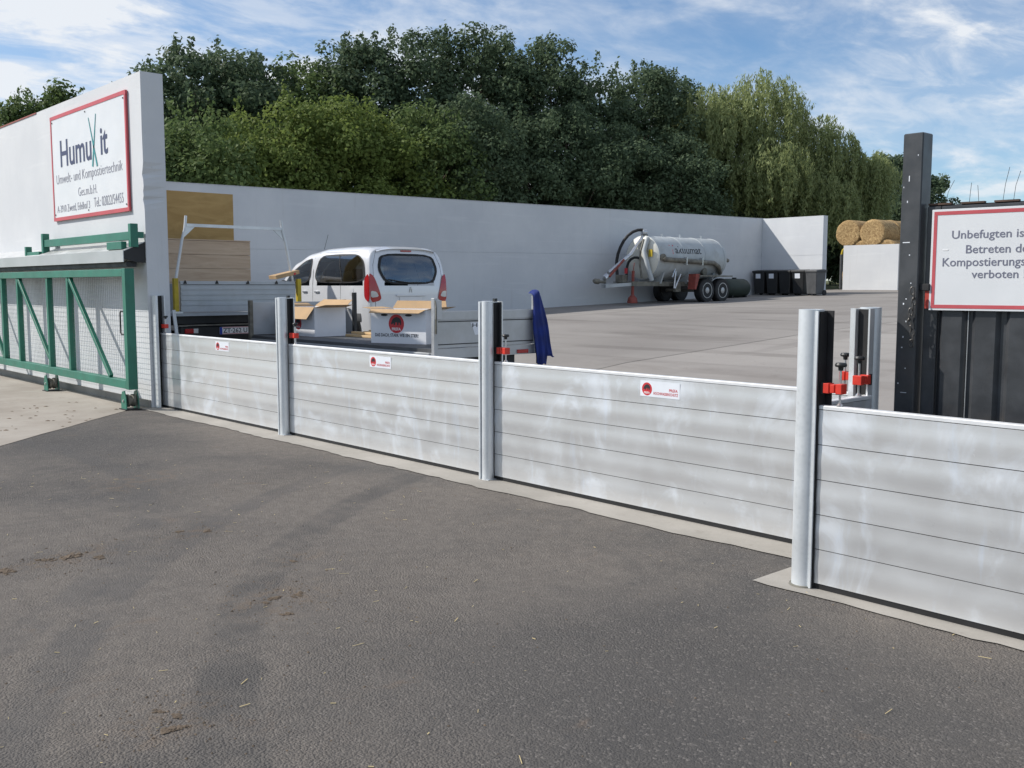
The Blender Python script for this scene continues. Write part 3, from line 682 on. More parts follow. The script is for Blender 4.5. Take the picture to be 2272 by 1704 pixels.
MB().box((0, .022, 2.076), (GW, .03, 2.0825)).build('spike_rail', 'dark_metal', bgt)
m = MB(); rs = random.Random(4)
for k in range(46):
    xx = .03 + k * .085 + rs.uniform(-.03, .03); hh = rs.uniform(.08, .20); lx = rs.uniform(-.03, .045)
    m.tube([(xx, .025, 2.09), (xx + lx * .3, .025, 2.09 + hh * .5), (xx + lx, .025 + rs.uniform(-.02, .02), 2.09 + hh)], .0013, 4)
m.build('spike_wires', 'dark_metal', bgt, fix=False)
ws = thing('warning_sign', (-2.665 + .035 * math.cos(GA), 5.585 + .035 * math.sin(GA), 1.49), 'white no trespassing sign with red border on the black gate', 'sign', rz=GA)
SW_, SH_ = .725, .565
MB().box((0, -.006, 0), (SW_, 0, SH_)).build('board', 'white_sign', ws, bevel=.0015)
for a0, a1 in (((.012, -.0075, .012), (SW_ - .012, -.0062, .032)), ((.012, -.0075, SH_ - .032), (SW_ - .012, -.0062, SH_ - .012)), ((.012, -.0075, .033), (.030, -.0062, SH_ - .033)), ((SW_ - .030, -.0075, .033), (SW_ - .012, -.0062, SH_ - .033))):
    MB().box(a0, a1).build('border_strip', 'sign_red', ws)
cxs = SW_ / 2
for s, z, w, hgt in (('Unbefugten ist das', .385, .50, .060), ('Betreten der', .317, .345, .046), ('Kompostierungsanlage', .232, .59, .062), ('verboten !', .180, .275, .046)):
    text('lettering', s, 'text_grey', ws, (cxs, -.0062, z), X3, Z3, width=w, height=hgt, align='C', ext=.001, bold=.008)
MB().box((.065, -.0075, .335), (.095, -.0062, .342)).build('scratch', 'print_white', ws)

# ------------------------------------------------------------------ long boundary wall, return wall, bunker wall
XW = -21.5
lw = thing('boundary_wall', (XW, 5.7, 0), 'long white concrete wall in shade behind the parked van', 'wall')
def wz(y, a, b): return a + (b - a) * (y - 9.2) / 22.8
def course(y0, y1, f0, f1, name, parent, ox, th=.3):
    N = 12; pts = []
    for k in range(N + 1):
        y = y0 + (y1 - y0) * k / N; pts.append((0, y - 5.7, f1(y)))
    for k in range(N, -1, -1):
        y = y0 + (y1 - y0) * k / N; pts.append((0, y - 5.7, f0(y)))
    MB().prism([(ox, q[1], q[2]) for q in pts], (-th, 0, 0)).build(name, 'painted_concrete', parent)
zt_ = lambda y: wz(y, 3.883, 4.093); zj = lambda y: wz(y, 2.455, 2.70)
course(5.7, 32.3, lambda y: gz(y) - .1, lambda y: zj(y) - .004, 'lower_course', lw, 0)
course(5.7, 32.3, lambda y: zj(y) + .004, zt_, 'upper_course', lw, 0)
course(5.7, 32.3, lambda y: zj(y) - .0035, lambda y: zj(y) + .0035, 'joint', lw, -.008)
MB().prism([(.012, 0, zt_(5.7) + .001), (-.312, 0, zt_(5.7) + .001), (-.312, 0, zt_(5.7) + .012), (.012, 0, zt_(5.7) + .012)], (0, 26.6, zt_(32.3) - zt_(5.7))).build('coping', 'painted_concrete', lw)
rw = thing('return_wall', (XW + .005, 32.0, 0), 'short white wall at the end of the long wall, half sunlit', 'wall')
wl_ = 2.52
MB().box((0, 0, 1.1), (wl_, .28, 2.70)).build('lower_course', 'painted_concrete', rw)
MB().box((0, 0, 2.708), (wl_, .28, 4.085)).build('upper_course', 'painted_concrete', rw)
MB().box((0, .01, 2.70), (wl_ - .01, .27, 2.708)).build('joint', 'painted_concrete', rw)
kw = thing('bunker_wall', (-20.72, 36.5, 1.40), 'low sunlit white concrete bunker wall in front of the straw bales', 'wall')
MB().box((0, 0, 0), (2.29, .25, 1.80)).build('wall_body', 'painted_concrete', kw)
MB().tube([(-.10, .02, .10), (-.10, .02, 1.45)], .05, 12).build('downpipe', 'grey_plastic', kw, smooth=True)
MB().tube([(-.10, .02, 1.44), (-.06, .04, 1.62), (.0, .06, 1.68)], .035, 10).build('pipe_elbow', 'yellow_paint', kw, smooth=True)

# ------------------------------------------------------------------ wheels helper
def wheel_parts(parent, c, r, w, ax, tyre='black_rubber', rim='wheel_rim', outer=0):
    c = Vector(c)
    t_ = MB().lathe([(-w / 2, r * .62), (-w / 2, r * .90), (-w * .38, r * .985), (-w * .2, r), (w * .2, r), (w * .38, r * .985), (w / 2, r * .90), (w / 2, r * .62)], c, ax, 28).build('wheel', tyre, parent, smooth=True)
    MB().lathe([(-w * .52, r * .22), (-w * .5, r * .25), (-w * .30, r * .30), (-w * .32, r * .52), (-w * .51, r * .58), (-w * .51, r * .635), (w * .51, r * .635), (w * .51, r * .58), (w * .32, r * .52), (w * .30, r * .30), (w * .5, r * .25), (w * .52, r * .22)], c, ax, 28).build('rim', rim, t_, smooth=True)
    if outer: MB().lathe([(-w * .525, r * .6), (-w * .522, r * .64)] if outer > 0 else [(w * .522, r * .64), (w * .525, r * .6)], c, ax, 28).build('inner_disc', 'dark_metal', t_)
    return t_

# ------------------------------------------------------------------ flatbed truck (rear seen), load on it
TX = -15.63; TG = .14
tk = thing('flatbed_truck', (TX, 7.95, TG), 'grey flatbed truck with ladder rack, seen from its rear', 'truck')
def tz(z): return z - TG
hw_ = 1.125
MB().box((-3.5, -hw_, tz(1.13)), (-.03, hw_, tz(1.185))).build('bed_floor', 'truck_grey', tk)
tgt = MB()
tgt.box((-.028, -hw_ + .075, tz(1.195)), (.002, hw_ - .075, tz(1.70))).build('tailgate', 'truck_grey', tk, bevel=.004)
tgo = [c for c in bpy.data.objects if c.parent == tk and c.name.startswith('tailgate')][0]
for z in (1.30, 1.385, 1.47, 1.555): MB().box((.0025, -hw_ + .08, tz(z)), (.012, hw_ - .08, tz(z + .045))).build('rib', 'truck_grey', tgo, bevel=.003)
MB().box((.0025, -hw_ + .08, tz(1.635)), (.006, hw_ - .08, tz(1.645))).build('groove', 'dark_metal', tgo)
for y in (-.97, -.42, .14, .68): MB().prism([(.003, y - .028, tz(1.655)), (.003, y + .028, tz(1.655)), (.003, y + .012, tz(1.70)), (.003, y, tz(1.715)), (.003, y - .012, tz(1.70))], (.015, 0, 0)).build('lash_hook', 'dark_metal', tgo)
for s in (-1, 1):
    MB().box((-.05, s * hw_ - .037, tz(1.18)), (.02, s * hw_ + .037, tz(1.745))).build('corner_post', 'yellow_paint', tk, bevel=.004)
    MB().box((-3.5, s * hw_ - .015, tz(1.195)), (-.052, s * hw_ + .015, tz(1.66))).build('side_board', 'truck_grey', tk, bevel=.003)
    MB().tube([(-.12, s * 1.08, tz(1.66)), (-.12, s * .945, tz(2.36)), (-.12, s * .89, tz(2.55)), (-.12, s * .865, tz(2.76))], .024, 8).build('rack_post', 'galvanised', tk, smooth=True)
    MB().prism([(-.13, s * .70, tz(2.60)), (-.13, s * .88, tz(2.60)), (-.13, s * .94, tz(2.38))], (.012, 0, 0)).build('rack_gusset', 'galvanised', tk)
    MB().tube([(-3.45, s * 1.06, tz(1.66)), (-3.45, s * .9, tz(2.76))], .024, 8).build('rack_post', 'galvanised', tk, smooth=True)
MB().box((-.15, -.865, tz(2.585)), (-.10, .865, tz(2.635))).build('rack_bar', 'galvanised', tk)
MB().box((-3.45, -.50, tz(.92)), (-.25, .50, tz(1.10))).build('chassis', 'dark_metal', tk)
MB().box((-.22, -1.05, tz(1.0)), (-.16, 1.05, tz(1.128))).build('rear_panel', 'black_plastic', tk)
MB().box((-.10, -1.08, tz(.965)), (-.02, 1.08, tz(.985))).build('bumper_bar', 'dirty_steel', tk)
MB().box((-.14, -1.05, tz(.66)), (-.05, 1.05, tz(.955))).build('bumper', 'black_plastic', tk, bevel=.01)
lp = MB().box((-.048, -.37, tz(.812)), (-.040, .15, tz(.935))).build('number_plate', 'print_white', tk)
MB().box((-.0396, -.37, tz(.813)), (-.0388, -.325, tz(.934))).build('plate_band', 'print_blue', lp)
for zz in (.817, .924): MB().box((-.0396, -.322, tz(zz)), (-.0388, .148, tz(zz + .007))).build('plate_stripe', 'print_red', lp)
text('plate_lettering', 'ZT\u00b7262 U', 'text_black', lp, (-.0395, -.31, tz(.834)), (0, 1, 0), Z3, width=.44, height=.080, ext=.0008, bold=.01)
for y, mt in ((-.93, 'tail_red'), (-.78, 'lamp_clear'), (.80, 'tail_red'), (.66, 'lamp_clear')): MB().box((-.049, y - .05, tz(.845)), (-.03, y + .10 if mt == 'tail_red' else y + .03, tz(.92))).build('tail_lamp', mt, tk, bevel=.003)
MB().box((-5.15, -1.0, tz(.55)), (-3.65, 1.0, tz(2.10))).build('cab', 'print_white', tk, bevel=.09)
MB().box((-3.652, -.75, tz(1.45)), (-3.645, .75, tz(1.95))).build('cab_window', 'window_glass', tk)
for s in (-1, 1):
    wheel_parts(tk, (-1.0, s * .80, .36), .36, .26, (0, 1, 0)); wheel_parts(tk, (-4.5, s * .90, .36), .36, .22, (0, 1, 0))
MB().beam((.24, -1.33 + .05, tz(1.24)), (.24, -1.24 + .05, tz(.35)), .05, .03, (1, 0, 0)).build('support_strut', 'galvanised', tk)
MB().box((-.02, -1.27, tz(1.185)), (.26, -1.13, tz(1.21))).build('support_arm', 'galvanised', tk)
pl = thing('plywood_sheet', (-18.0, 7.85, 1.2), 'large upright yellowish brown plywood sheet behind the wooden crate', 'plywood')
MB().box((-.04, -1.15, 0), (0, 1.205, 2.17)).build('sheet', 'plywood', pl, bevel=.003)
for y in (-1.0, 1.06): MB().box((-.12, y, .0), (-.0405, y + .08, 2.12)).build('stiffener', 'batten_wood', pl)
cr = thing('wooden_crate', (-16.9, 7.85, 1.19), 'pale wooden crate standing on the truck bed', 'crate')
for k in range(5):
    z = .0 + k * .246
    MB().box((-.022, -1.02, z + .002), (0, .965, z + .244)).build('plank', 'crate_wood', cr, bevel=.002)
    MB().box((-.82, .9425, z + .002), (-.0225, .964, z + .244)).build('plank', 'crate_wood', cr, bevel=.002)
    MB().box((-.82, -1.019, z + .002), (-.0225, -.998, z + .244)).build('plank', 'crate_wood', cr, bevel=.002)
    MB().box((-.843, -1.02, z + .002), (-.8205, .965, z + .244)).build('plank', 'crate_wood', cr, bevel=.002)
MB().box((-.85, -1.03, 1.232), (.006, .972, 1.252)).build('lid', 'crate_wood', cr, bevel=.002)
ct = thing('flat_carton', (-15.66, 8.70, 1.735), 'narrow brown carton lying tilted on the truck tailgate corner', 'carton')
co = MB().obox((-.25, -.05, .0), (.26, 0, 0), (.0, .46, .10), (0, -.014, .065)).build('carton_body', 'card_brown', ct, bevel=.003)
disc(co, 'print_mark', 'print_red', (.0105, .31, .098), (0, 1, .2), (0, 0, 1), .022, .001, 12)

# ------------------------------------------------------------------ flatbed trailer
RX, RY0, RY1, BZ = -9.98, 7.69, 9.46, .83
tr = thing('flatbed_trailer', (RX, (RY0 + RY1) / 2, gz(8.5)), 'flatbed trailer with its near side open, carrying cartons', 'trailer')
TZ = gz(8.5); hy = (RY1 - RY0) / 2
def rz_(z): return z - TZ
LT = 4.80
MB().box((-LT, -hy, rz_(.78)), (-.02, hy, rz_(.825))).build('bed', 'grey_plastic', tr)
MB().box((-LT, -hy - .004, rz_(.70)), (-.02, -hy + .05, rz_(.779))).build('side_rail', 'trailer_aluminium', tr)
MB().box((-LT, hy - .05, rz_(.70)), (-.02, hy + .004, rz_(.779))).build('side_rail', 'trailer_aluminium', tr)
MB().box((-.02, -hy, rz_(.70)), (.03, hy, rz_(.825))).build('rear_rail', 'trailer_aluminium', tr)
tg2 = MB().box((-.018, -hy + .06, rz_(.835)), (.012, hy - .05, rz_(1.305))).build('tailgate', 'trailer_aluminium', tr, bevel=.003)
for z in (.875, 1.165): MB().box((.0125, -hy + .06, rz_(z)), (.016, hy - .05, rz_(z + .012))).build('groove', 'dark_metal', tg2)
MB().box((.0125, -hy + .06, rz_(1.19)), (.022, hy - .05, rz_(1.30))).build('top_profile', 'trailer_aluminium', tg2, bevel=.003)
MB().prism([(.0125, -hy + .62, rz_(1.13)), (.0125, -hy + .60, rz_(1.15)), (.0125, -hy + 1.05, rz_(1.15)), (.0125, -hy + 1.03, rz_(.99)), (.0125, -hy + .68, rz_(.99))], (.002, 0, 0)).build('label_plate', 'sticker_white', tg2)
text('label_lettering', 'Huber', 'text_black', tg2, (.0150, -hy + .635, rz_(1.09)), (0, 1, 0), Z3, width=.36, height=.05, ext=.001, bold=.01)
MB().box((-.03, -hy - .005, rz_(.70)), (.035, -hy + .055, rz_(1.47))).build('corner_post', 'trailer_aluminium', tr, bevel=.004)
MB().box((-.03, hy - .045, rz_(.70)), (.035, hy + .02, rz_(1.50))).build('corner_post', 'trailer_aluminium', tr, bevel=.004)
MB().box((.036, -hy + .0, rz_(1.20)), (.060, -hy + .10, rz_(1.44))).build('post_plate', 'trailer_aluminium', tr, bevel=.004)
MB().tube([(.045, -hy + .005, rz_(1.44)), (.075, -hy - .005, rz_(1.36)), (.06, -hy + .005, rz_(1.20)), (.05, -hy + .012, rz_(1.02))], .012, 8).build('latch', 'dirty_steel', tr, smooth=True)
MB().box((-LT - .03, -hy + .03, rz_(.835)), (-LT, hy - .03, rz_(1.36))).build('headboard', 'truck_grey', tr, bevel=.003)
for s in (-1, 1): MB().box((-LT - .035, s * hy - .03, rz_(.70)), (-LT + .03, s * hy + .03, rz_(1.39))).build('headboard_post', 'dirty_steel', tr, bevel=.004)
MB().box((-LT + .04, hy - .03, rz_(.835)), (-4.50, hy - .005, rz_(1.22))).build('side_board', 'trailer_aluminium', tr, bevel=.003)
MB().box((-4.50, hy - .04, rz_(.70)), (-4.435, hy + .02, rz_(1.51))).build('side_post', 'black_plastic', tr, bevel=.004)
for z in (.8, ): MB().box((-LT, -hy - .03, rz_(.36)), (-.05, -hy - .006, rz_(.775))).build('lowered_side_board', 'trailer_aluminium', tr, bevel=.003)
for y in (.62,): MB().box((.031, y - .10, rz_(.715)), (.05, y + .10, rz_(.765))).build('tail_lamp', 'tail_red', tr, bevel=.004)
MB().box((-LT - .9, -.04, rz_(.62)), (-LT, .04, rz_(.70))).build('drawbar', 'dirty_steel', tr)
MB().box((-LT + .05, -.55, rz_(.58)), (-.05, .55, rz_(.699))).build('chassis', 'dark_metal', tr)
for x in (-1.75, -2.55):
    for s in (-1, 1): wheel_parts(tr, (x, s * .74, .29), .29, .18, (0, 1, 0))

def carton(org, a, b, h, label, name, flaps, group='white printed cartons'):
    o = thing(name, org, label, 'carton', group); a, b = Vector((*a, 0)), Vector((*b, 0)); up = Vector((0, 0, 1)); th = .006
    an, bn = a.normalized(), b.normalized()
    for nm, q, e1, e2 in (('panel', Vector(), a, bn * th), ('panel', b - bn * th, a, bn * th), ('panel', bn * (th + .0005), an * th, b - bn * (2 * th + .001)), ('panel', a - an * th + bn * (th + .0005), an * th, b - bn * (2 * th + .001))):
        MB().obox(q, e1, e2, up * h).build(nm, 'card_white', o)
    MB().obox(an * .01 + bn * .01 + up * .004, a - an * .02, b - bn * .02, up * .006).build('bottom', 'card_brown', o)
    MB().obox(an * .01 + bn * .01 + up * .02, a - an * .02, b - bn * .02, up * (h * .55)).build('content', 'card_brown', o)
    for p0, e, out, ln, ang in flaps:
        p0 = Vector(p0); e = Vector(e); out = Vector(out).normalized(); d = out * math.cos(ang) + up * math.sin(ang); nrm = e.cross(d).normalized()
        MB().prism([p0 + e * .0, p0 + e, p0 + e * .95 + d * ln, p0 + e * .05 + d * ln], nrm * .004).build('flap', 'card_brown', o)
    return o
# large carton, slogan side towards the camera
A = Vector((.88, .30)); B_ = Vector((-.17, .50)); H_ = .475
org = (-11.74, 7.95, .826)
a3, b3 = Vector((*A, 0)), Vector((*B_, 0)); up = Vector((0, 0, 1))
lc = carton(org, A, B_, H_, 'large open carton with bull emblem and slogan on the trailer', 'cardboard_box', [
    (up * H_, a3, -b3, .12, -.42), (b3 + up * H_, a3, b3, .12, 1.15), (up * H_, b3, -a3, .17, .12), (a3 + up * H_, b3, a3, .17, .2)])
an = a3.normalized(); nrm = an.cross(up)
emblem(lc, a3 * .47 + up * .275 + nrm * .0008, an, up, .130, .0012)
text('slogan', 'DAS DACH, STARK WIE EIN STIER!', 'text_black', lc, a3 * .47 + up * .085 + nrm * .0008, an, up, width=.73, height=.055, align='C', ext=.001, bold=.02)
for q in (.25, .69):
    c_ = a3 * q + up * .395 + nrm * .001
    disc(lc, 'grip_hole', 'text_black', c_, an, up, .058, .001, 18, .018)
# small carton seen at a corner
org2 = (-13.67, 8.20, .826); A2 = Vector((-.93, -.02)); B2 = Vector((-.012, .58)); H2 = .46
a2, b2 = Vector((*A2, 0)), Vector((*B2, 0))
sc_ = carton(org2, A2, B2, H2, 'smaller open carton with hanging brown flaps near the slim post', 'cardboard_box', [
    (up * H2, a2, -b2, .22, -1.0), (b2 + up * H2, a2, b2, .2, .6), (up * H2, b2, -a2, .26, .16), (a2 + up * H2, b2, a2, .2, .3)])
an2 = -a2.normalized(); nr2 = an2.cross(up)
emblem(sc_, a2 * .52 + up * .20 + nr2 * .0008, an2, up, .10, .0012)
disc(sc_, 'grip_hole', 'text_black', a2 * .5 + up * .37 + nr2 * .001, an2, up, .05, .001, 14, .014)
# loose battens behind the cartons
rb = random.Random(11)
for k in range(6):
    x0 = -13.45 + k * .03; y0 = 8.62 + k * .09; zz = .828 + (k % 2) * .042 + (.06 if k > 3 else 0)
    o = tag(MB().obox((0, 0, 0), (1.5 + rb.uniform(-.1, .2), rb.uniform(-.05, .12), 0), (0, .08, 0), (0, 0, .035)).build('wooden_batten', 'batten_wood', None, bevel=.002), ['thin pale batten nearest the camera between the two cartons', 'second pale batten of the pile between the cartons', 'third pale batten of the pile between the cartons', 'fourth pale batten of the pile between the cartons', 'upper pale batten lying on the pile between the cartons', 'topmost pale batten at the back of the pile'][k], 'batten', 'battens on the trailer')
    o.location = (x0, y0, zz)
# blue jacket hung over the far corner post
m = MB()
def cloth(u, v):
    # u across, v down: a narrow shoulder over the post that widens into folds
    if v < .1:
        q = v / .1; w = .11 + .05 * q; z = 1.575 - .05 * q * q; x = -9.99 + .10 * math.sin(q * PI / 2)
    else:
        q = (v - .1) / .9; w = .16 + .17 * q ** .8; z = 1.525 - .97 * q; x = -9.89 + .05 * q
    fold = math.sin(u * 13 + q * 2.2) * .6 + math.sin(u * 29 - q * 3) * .3
    y = 9.44 + (u - .42) * w + .05 * v + .012 * math.sin(v * 9 + u * 4)
    x += .030 * fold * (.15 + v) - .09 * abs(u - .45) * (1 - v)
    zz = z - .05 * (1 - v) * (2 * u - 1) ** 2
    if v > .9: zz += .11 * (u > .72) * (v - .9) / .1 + .02 * math.sin(u * 17)
    return (x, y, zz)
m.grid(cloth, 30, 40)
o = len(m.v); m.grid(lambda u, v: tuple(Vector(cloth(u, v)) + Vector((-.018, 0, -.002))), 30, 40)
tag(m.build('blue_jacket', 'blue_cloth', None, smooth=True), 'dark blue jacket hanging over the corner post of the trailer', 'jacket')

# ------------------------------------------------------------------ van
VAN = thing('van', (-15.18, 11.18, .505), 'silver passenger van parked between trailer and long wall', 'van', rz=PI)
def lerp(T, x):
    if x <= T[0][0]: return T[0][1]
    for (a, p), (b, q) in zip(T, T[1:]):
        if x <= b:
            t = (x - a) / (b - a); t = t * t * (3 - 2 * t) * .5 + t * .5; return p + (q - p) * t
    return T[-1][1]
ZR = [(0, 1.80), (.10, 1.835), (.4, 1.855), (1.0, 1.86), (1.7, 1.845), (2.3, 1.77), (2.75, 1.62), (3.15, 1.38), (3.45, 1.17), (3.85, 1.05), (4.15, .90), (4.3, .70), (4.38, .5)]
HW = [(0, .865), (.06, .888), (.25, .905), (2.8, .905), (3.5, .88), (4.0, .80), (4.25, .66), (4.38, .45)]
ZB = .20
def zbelt(x): return min(1.12, lerp(ZR, x) * .72)
def sec(x, j, nb=8, nt=14):
    # j: 0..nb lower side, nb..nb+nt upper arc
    w = lerp(HW, x); zr = lerp(ZR, x); zb = zbelt(x)
    if j <= nb:
        t = j / nb; z = ZB + (zb - ZB) * t
        return w * (1 - .05 * (1 - t) ** 2.2 + .012 * math.sin(t * PI)), z
    th = (j - nb) / nt * PI / 2; n = 8.0
    s = math.sin(th) ** (2 / n); c = math.cos(th) ** (2 / n) if j < nb + nt else 0
    return w * (1 - .095 * s ** 1.6) * c, zb + (zr - zb) * s
def side_y(x, z):
    w = lerp(HW, x); zr = lerp(ZR, x); zb = zbelt(x)
    if z <= zb:
        t = (z - ZB) / (zb - ZB); return w * (1 - .05 * (1 - t) ** 2.2 + .012 * math.sin(t * PI))
    s = min(.995, (z - zb) / (zr - zb)); return w * (1 - .095 * s ** 1.6) * (1 - s ** 8.0) ** (1 / 8.0)
def rear_x(z, y=0): return .16 * max(0, (z - 1.0) / .8) ** 1.6 + .05 * (abs(y) / .9) ** 3
def inpoly(x, y, P):
    c = False; n = len(P)
    for i in range(n):
        (x0, y0), (x1, y1) = P[i], P[i - 1]
        if (y0 > y) != (y1 > y) and x < (x1 - x0) * (y - y0) / (y1 - y0) + x0: c = not c
    return c
def chaikin(P, k=3):
    for _ in range(k):
        Q = []
        for i in range(len(P)):
            (x0, y0), (x1, y1) = P[i], P[(i + 1) % len(P)]
            Q += [(x0 * .82 + x1 * .18, y0 * .82 + y1 * .18), (x0 * .18 + x1 * .82, y0 * .18 + y1 * .82)]
        P = Q
    return P
SIDE_W = chaikin([(.13, 1.17), (.12, 1.56), (.34, 1.70), (1.10, 1.715), (1.78, 1.70), (1.93, 1.30), (1.80, 1.17)], 2)
FRONT_W = chaikin([(2.10, 1.16), (2.03, 1.67), (2.35, 1.61), (2.85, 1.38), (3.12, 1.17)], 2)
REAR_W = chaikin([(-.55, 1.145), (-.70, 1.42), (-.60, 1.715), (.60, 1.715), (.70, 1.42), (.55, 1.145)], 2)
WIND_W = chaikin([(-.70, 3.08), (-.56, 2.36), (.56, 2.36), (.70, 3.08)], 1)
def shrink(P, d):
    cx_ = sum(p[0] for p in P) / len(P); cy_ = sum(p[1] for p in P) / len(P)
    out = []
    for x, y in P:
        v = Vector((x - cx_, y - cy_)); L_ = v.length; v *= max(0, (L_ - d)) / L_; out.append((cx_ + v.x, cy_ + v.y))
    return out
SW2, FW2, RW2, WW2 = (shrink(P, .045) for P in (SIDE_W, FRONT_W, REAR_W, WIND_W))
xs_ = [0, .02, .05, .09, .14] + [.14 + .055 * k for k in range(1, 77)]; xs_ = [x for x in xs_ if x < 4.38] + [4.38]
NB, NTT = 16, 26
m = MB(); idx = {}
def fixx(x, z, y):
    return x + rear_x(z, y) * max(0, 1 - x / 1.2)
for s in (1, -1):
    for i, x in enumerate(xs_):
        for j in range(NB + NTT + 1):
            y, z = sec(x, j, NB, NTT)
            if j == NB + NTT and s == -1: idx[s, i, j] = idx[1, i, j]; continue
            idx[s, i, j] = len(m.v); m.v.append((fixx(x, z, y), s * y, z))
    for i in range(len(xs_) - 1):
        for j in range(NB + NTT):
            q = [idx[s, i, j], idx[s, i + 1, j], idx[s, i + 1, j + 1], idx[s, i, j + 1]]
            c_ = sum((Vector(m.v[k]) for k in q), Vector()) / 4
            xm = (xs_[i] + xs_[i + 1]) / 2
            if inpoly(xm, c_.z, SW2) or inpoly(xm, c_.z, FW2): continue
            if c_.z > 1.2 and inpoly(c_.y, c_.x, WW2) and abs(c_.y) < side_y(min(c_.x, 3.0), 1.25) - .12: continue
            m.f.append(tuple(q) if s > 0 else tuple(q[::-1]))
# rear face
NY = 30; ri = {}
for j in range(NB + NTT + 1):
    y, z = sec(0, j, NB, NTT)
    for k in range(NY + 1):
        yy = -y + 2 * y * k / NY; ri[j, k] = len(m.v); m.v.append((rear_x(z, yy), yy, z))
for j in range(NB + NTT):
    for k in range(NY):
        q = (ri[j, k], ri[j, k + 1], ri[j + 1, k + 1], ri[j + 1, k]); c_ = sum((Vector(m.v[t]) for t in q), Vector()) / 4
        if inpoly(c_.y, c_.z, RW2): continue
        m.f.append(q)
me = bpy.data.meshes.new('body'); me.from_pydata(m.v, [], m.f)
bm = bmesh.new(); bm.from_mesh(me); bmesh.ops.remove_doubles(bm, verts=bm.verts, dist=.0008); bmesh.ops.recalc_face_normals(bm, faces=bm.faces); bm.to_mesh(me); bm.free()
me.materials.append(MATS['car_silver']); me.polygons.foreach_set('use_smooth', [True] * len(me.polygons))
put('body', me, VAN)
def patch(P, fn, name, mat, parent, rings=4, inner=0.):
    n = len(P); cx_ = sum(p[0] for p in P) / n; cy_ = sum(p[1] for p in P) / n; m = MB()
    for r in range(rings):
        f = 1 - r / rings
        for x, y in P: m.v.append(fn(cx_ + (x - cx_) * f, cy_ + (y - cy_) * f))
    m.v.append(fn(cx_, cy_))
    for r in range(rings - 1):
        for k in range(n): m.f.append((r * n + k, r * n + (k + 1) % n, (r + 1) * n + (k + 1) % n, (r + 1) * n + k))
    for k in range(n): m.f.append(((rings - 1) * n + k, (rings - 1) * n + (k + 1) % n, len(m.v) - 1))
    return m.build(name, mat, parent, smooth=True)
def ringp(P, d, fn, name, mat, parent):
    Q = shrink(P, d); n = len(P); m = MB(); m.v = [fn(*p) for p in P] + [fn(*p) for p in Q]
    m.f = [(k, (k + 1) % n, n + (k + 1) % n, n + k) for k in range(n)]; return m.build(name, mat, parent, smooth=True)
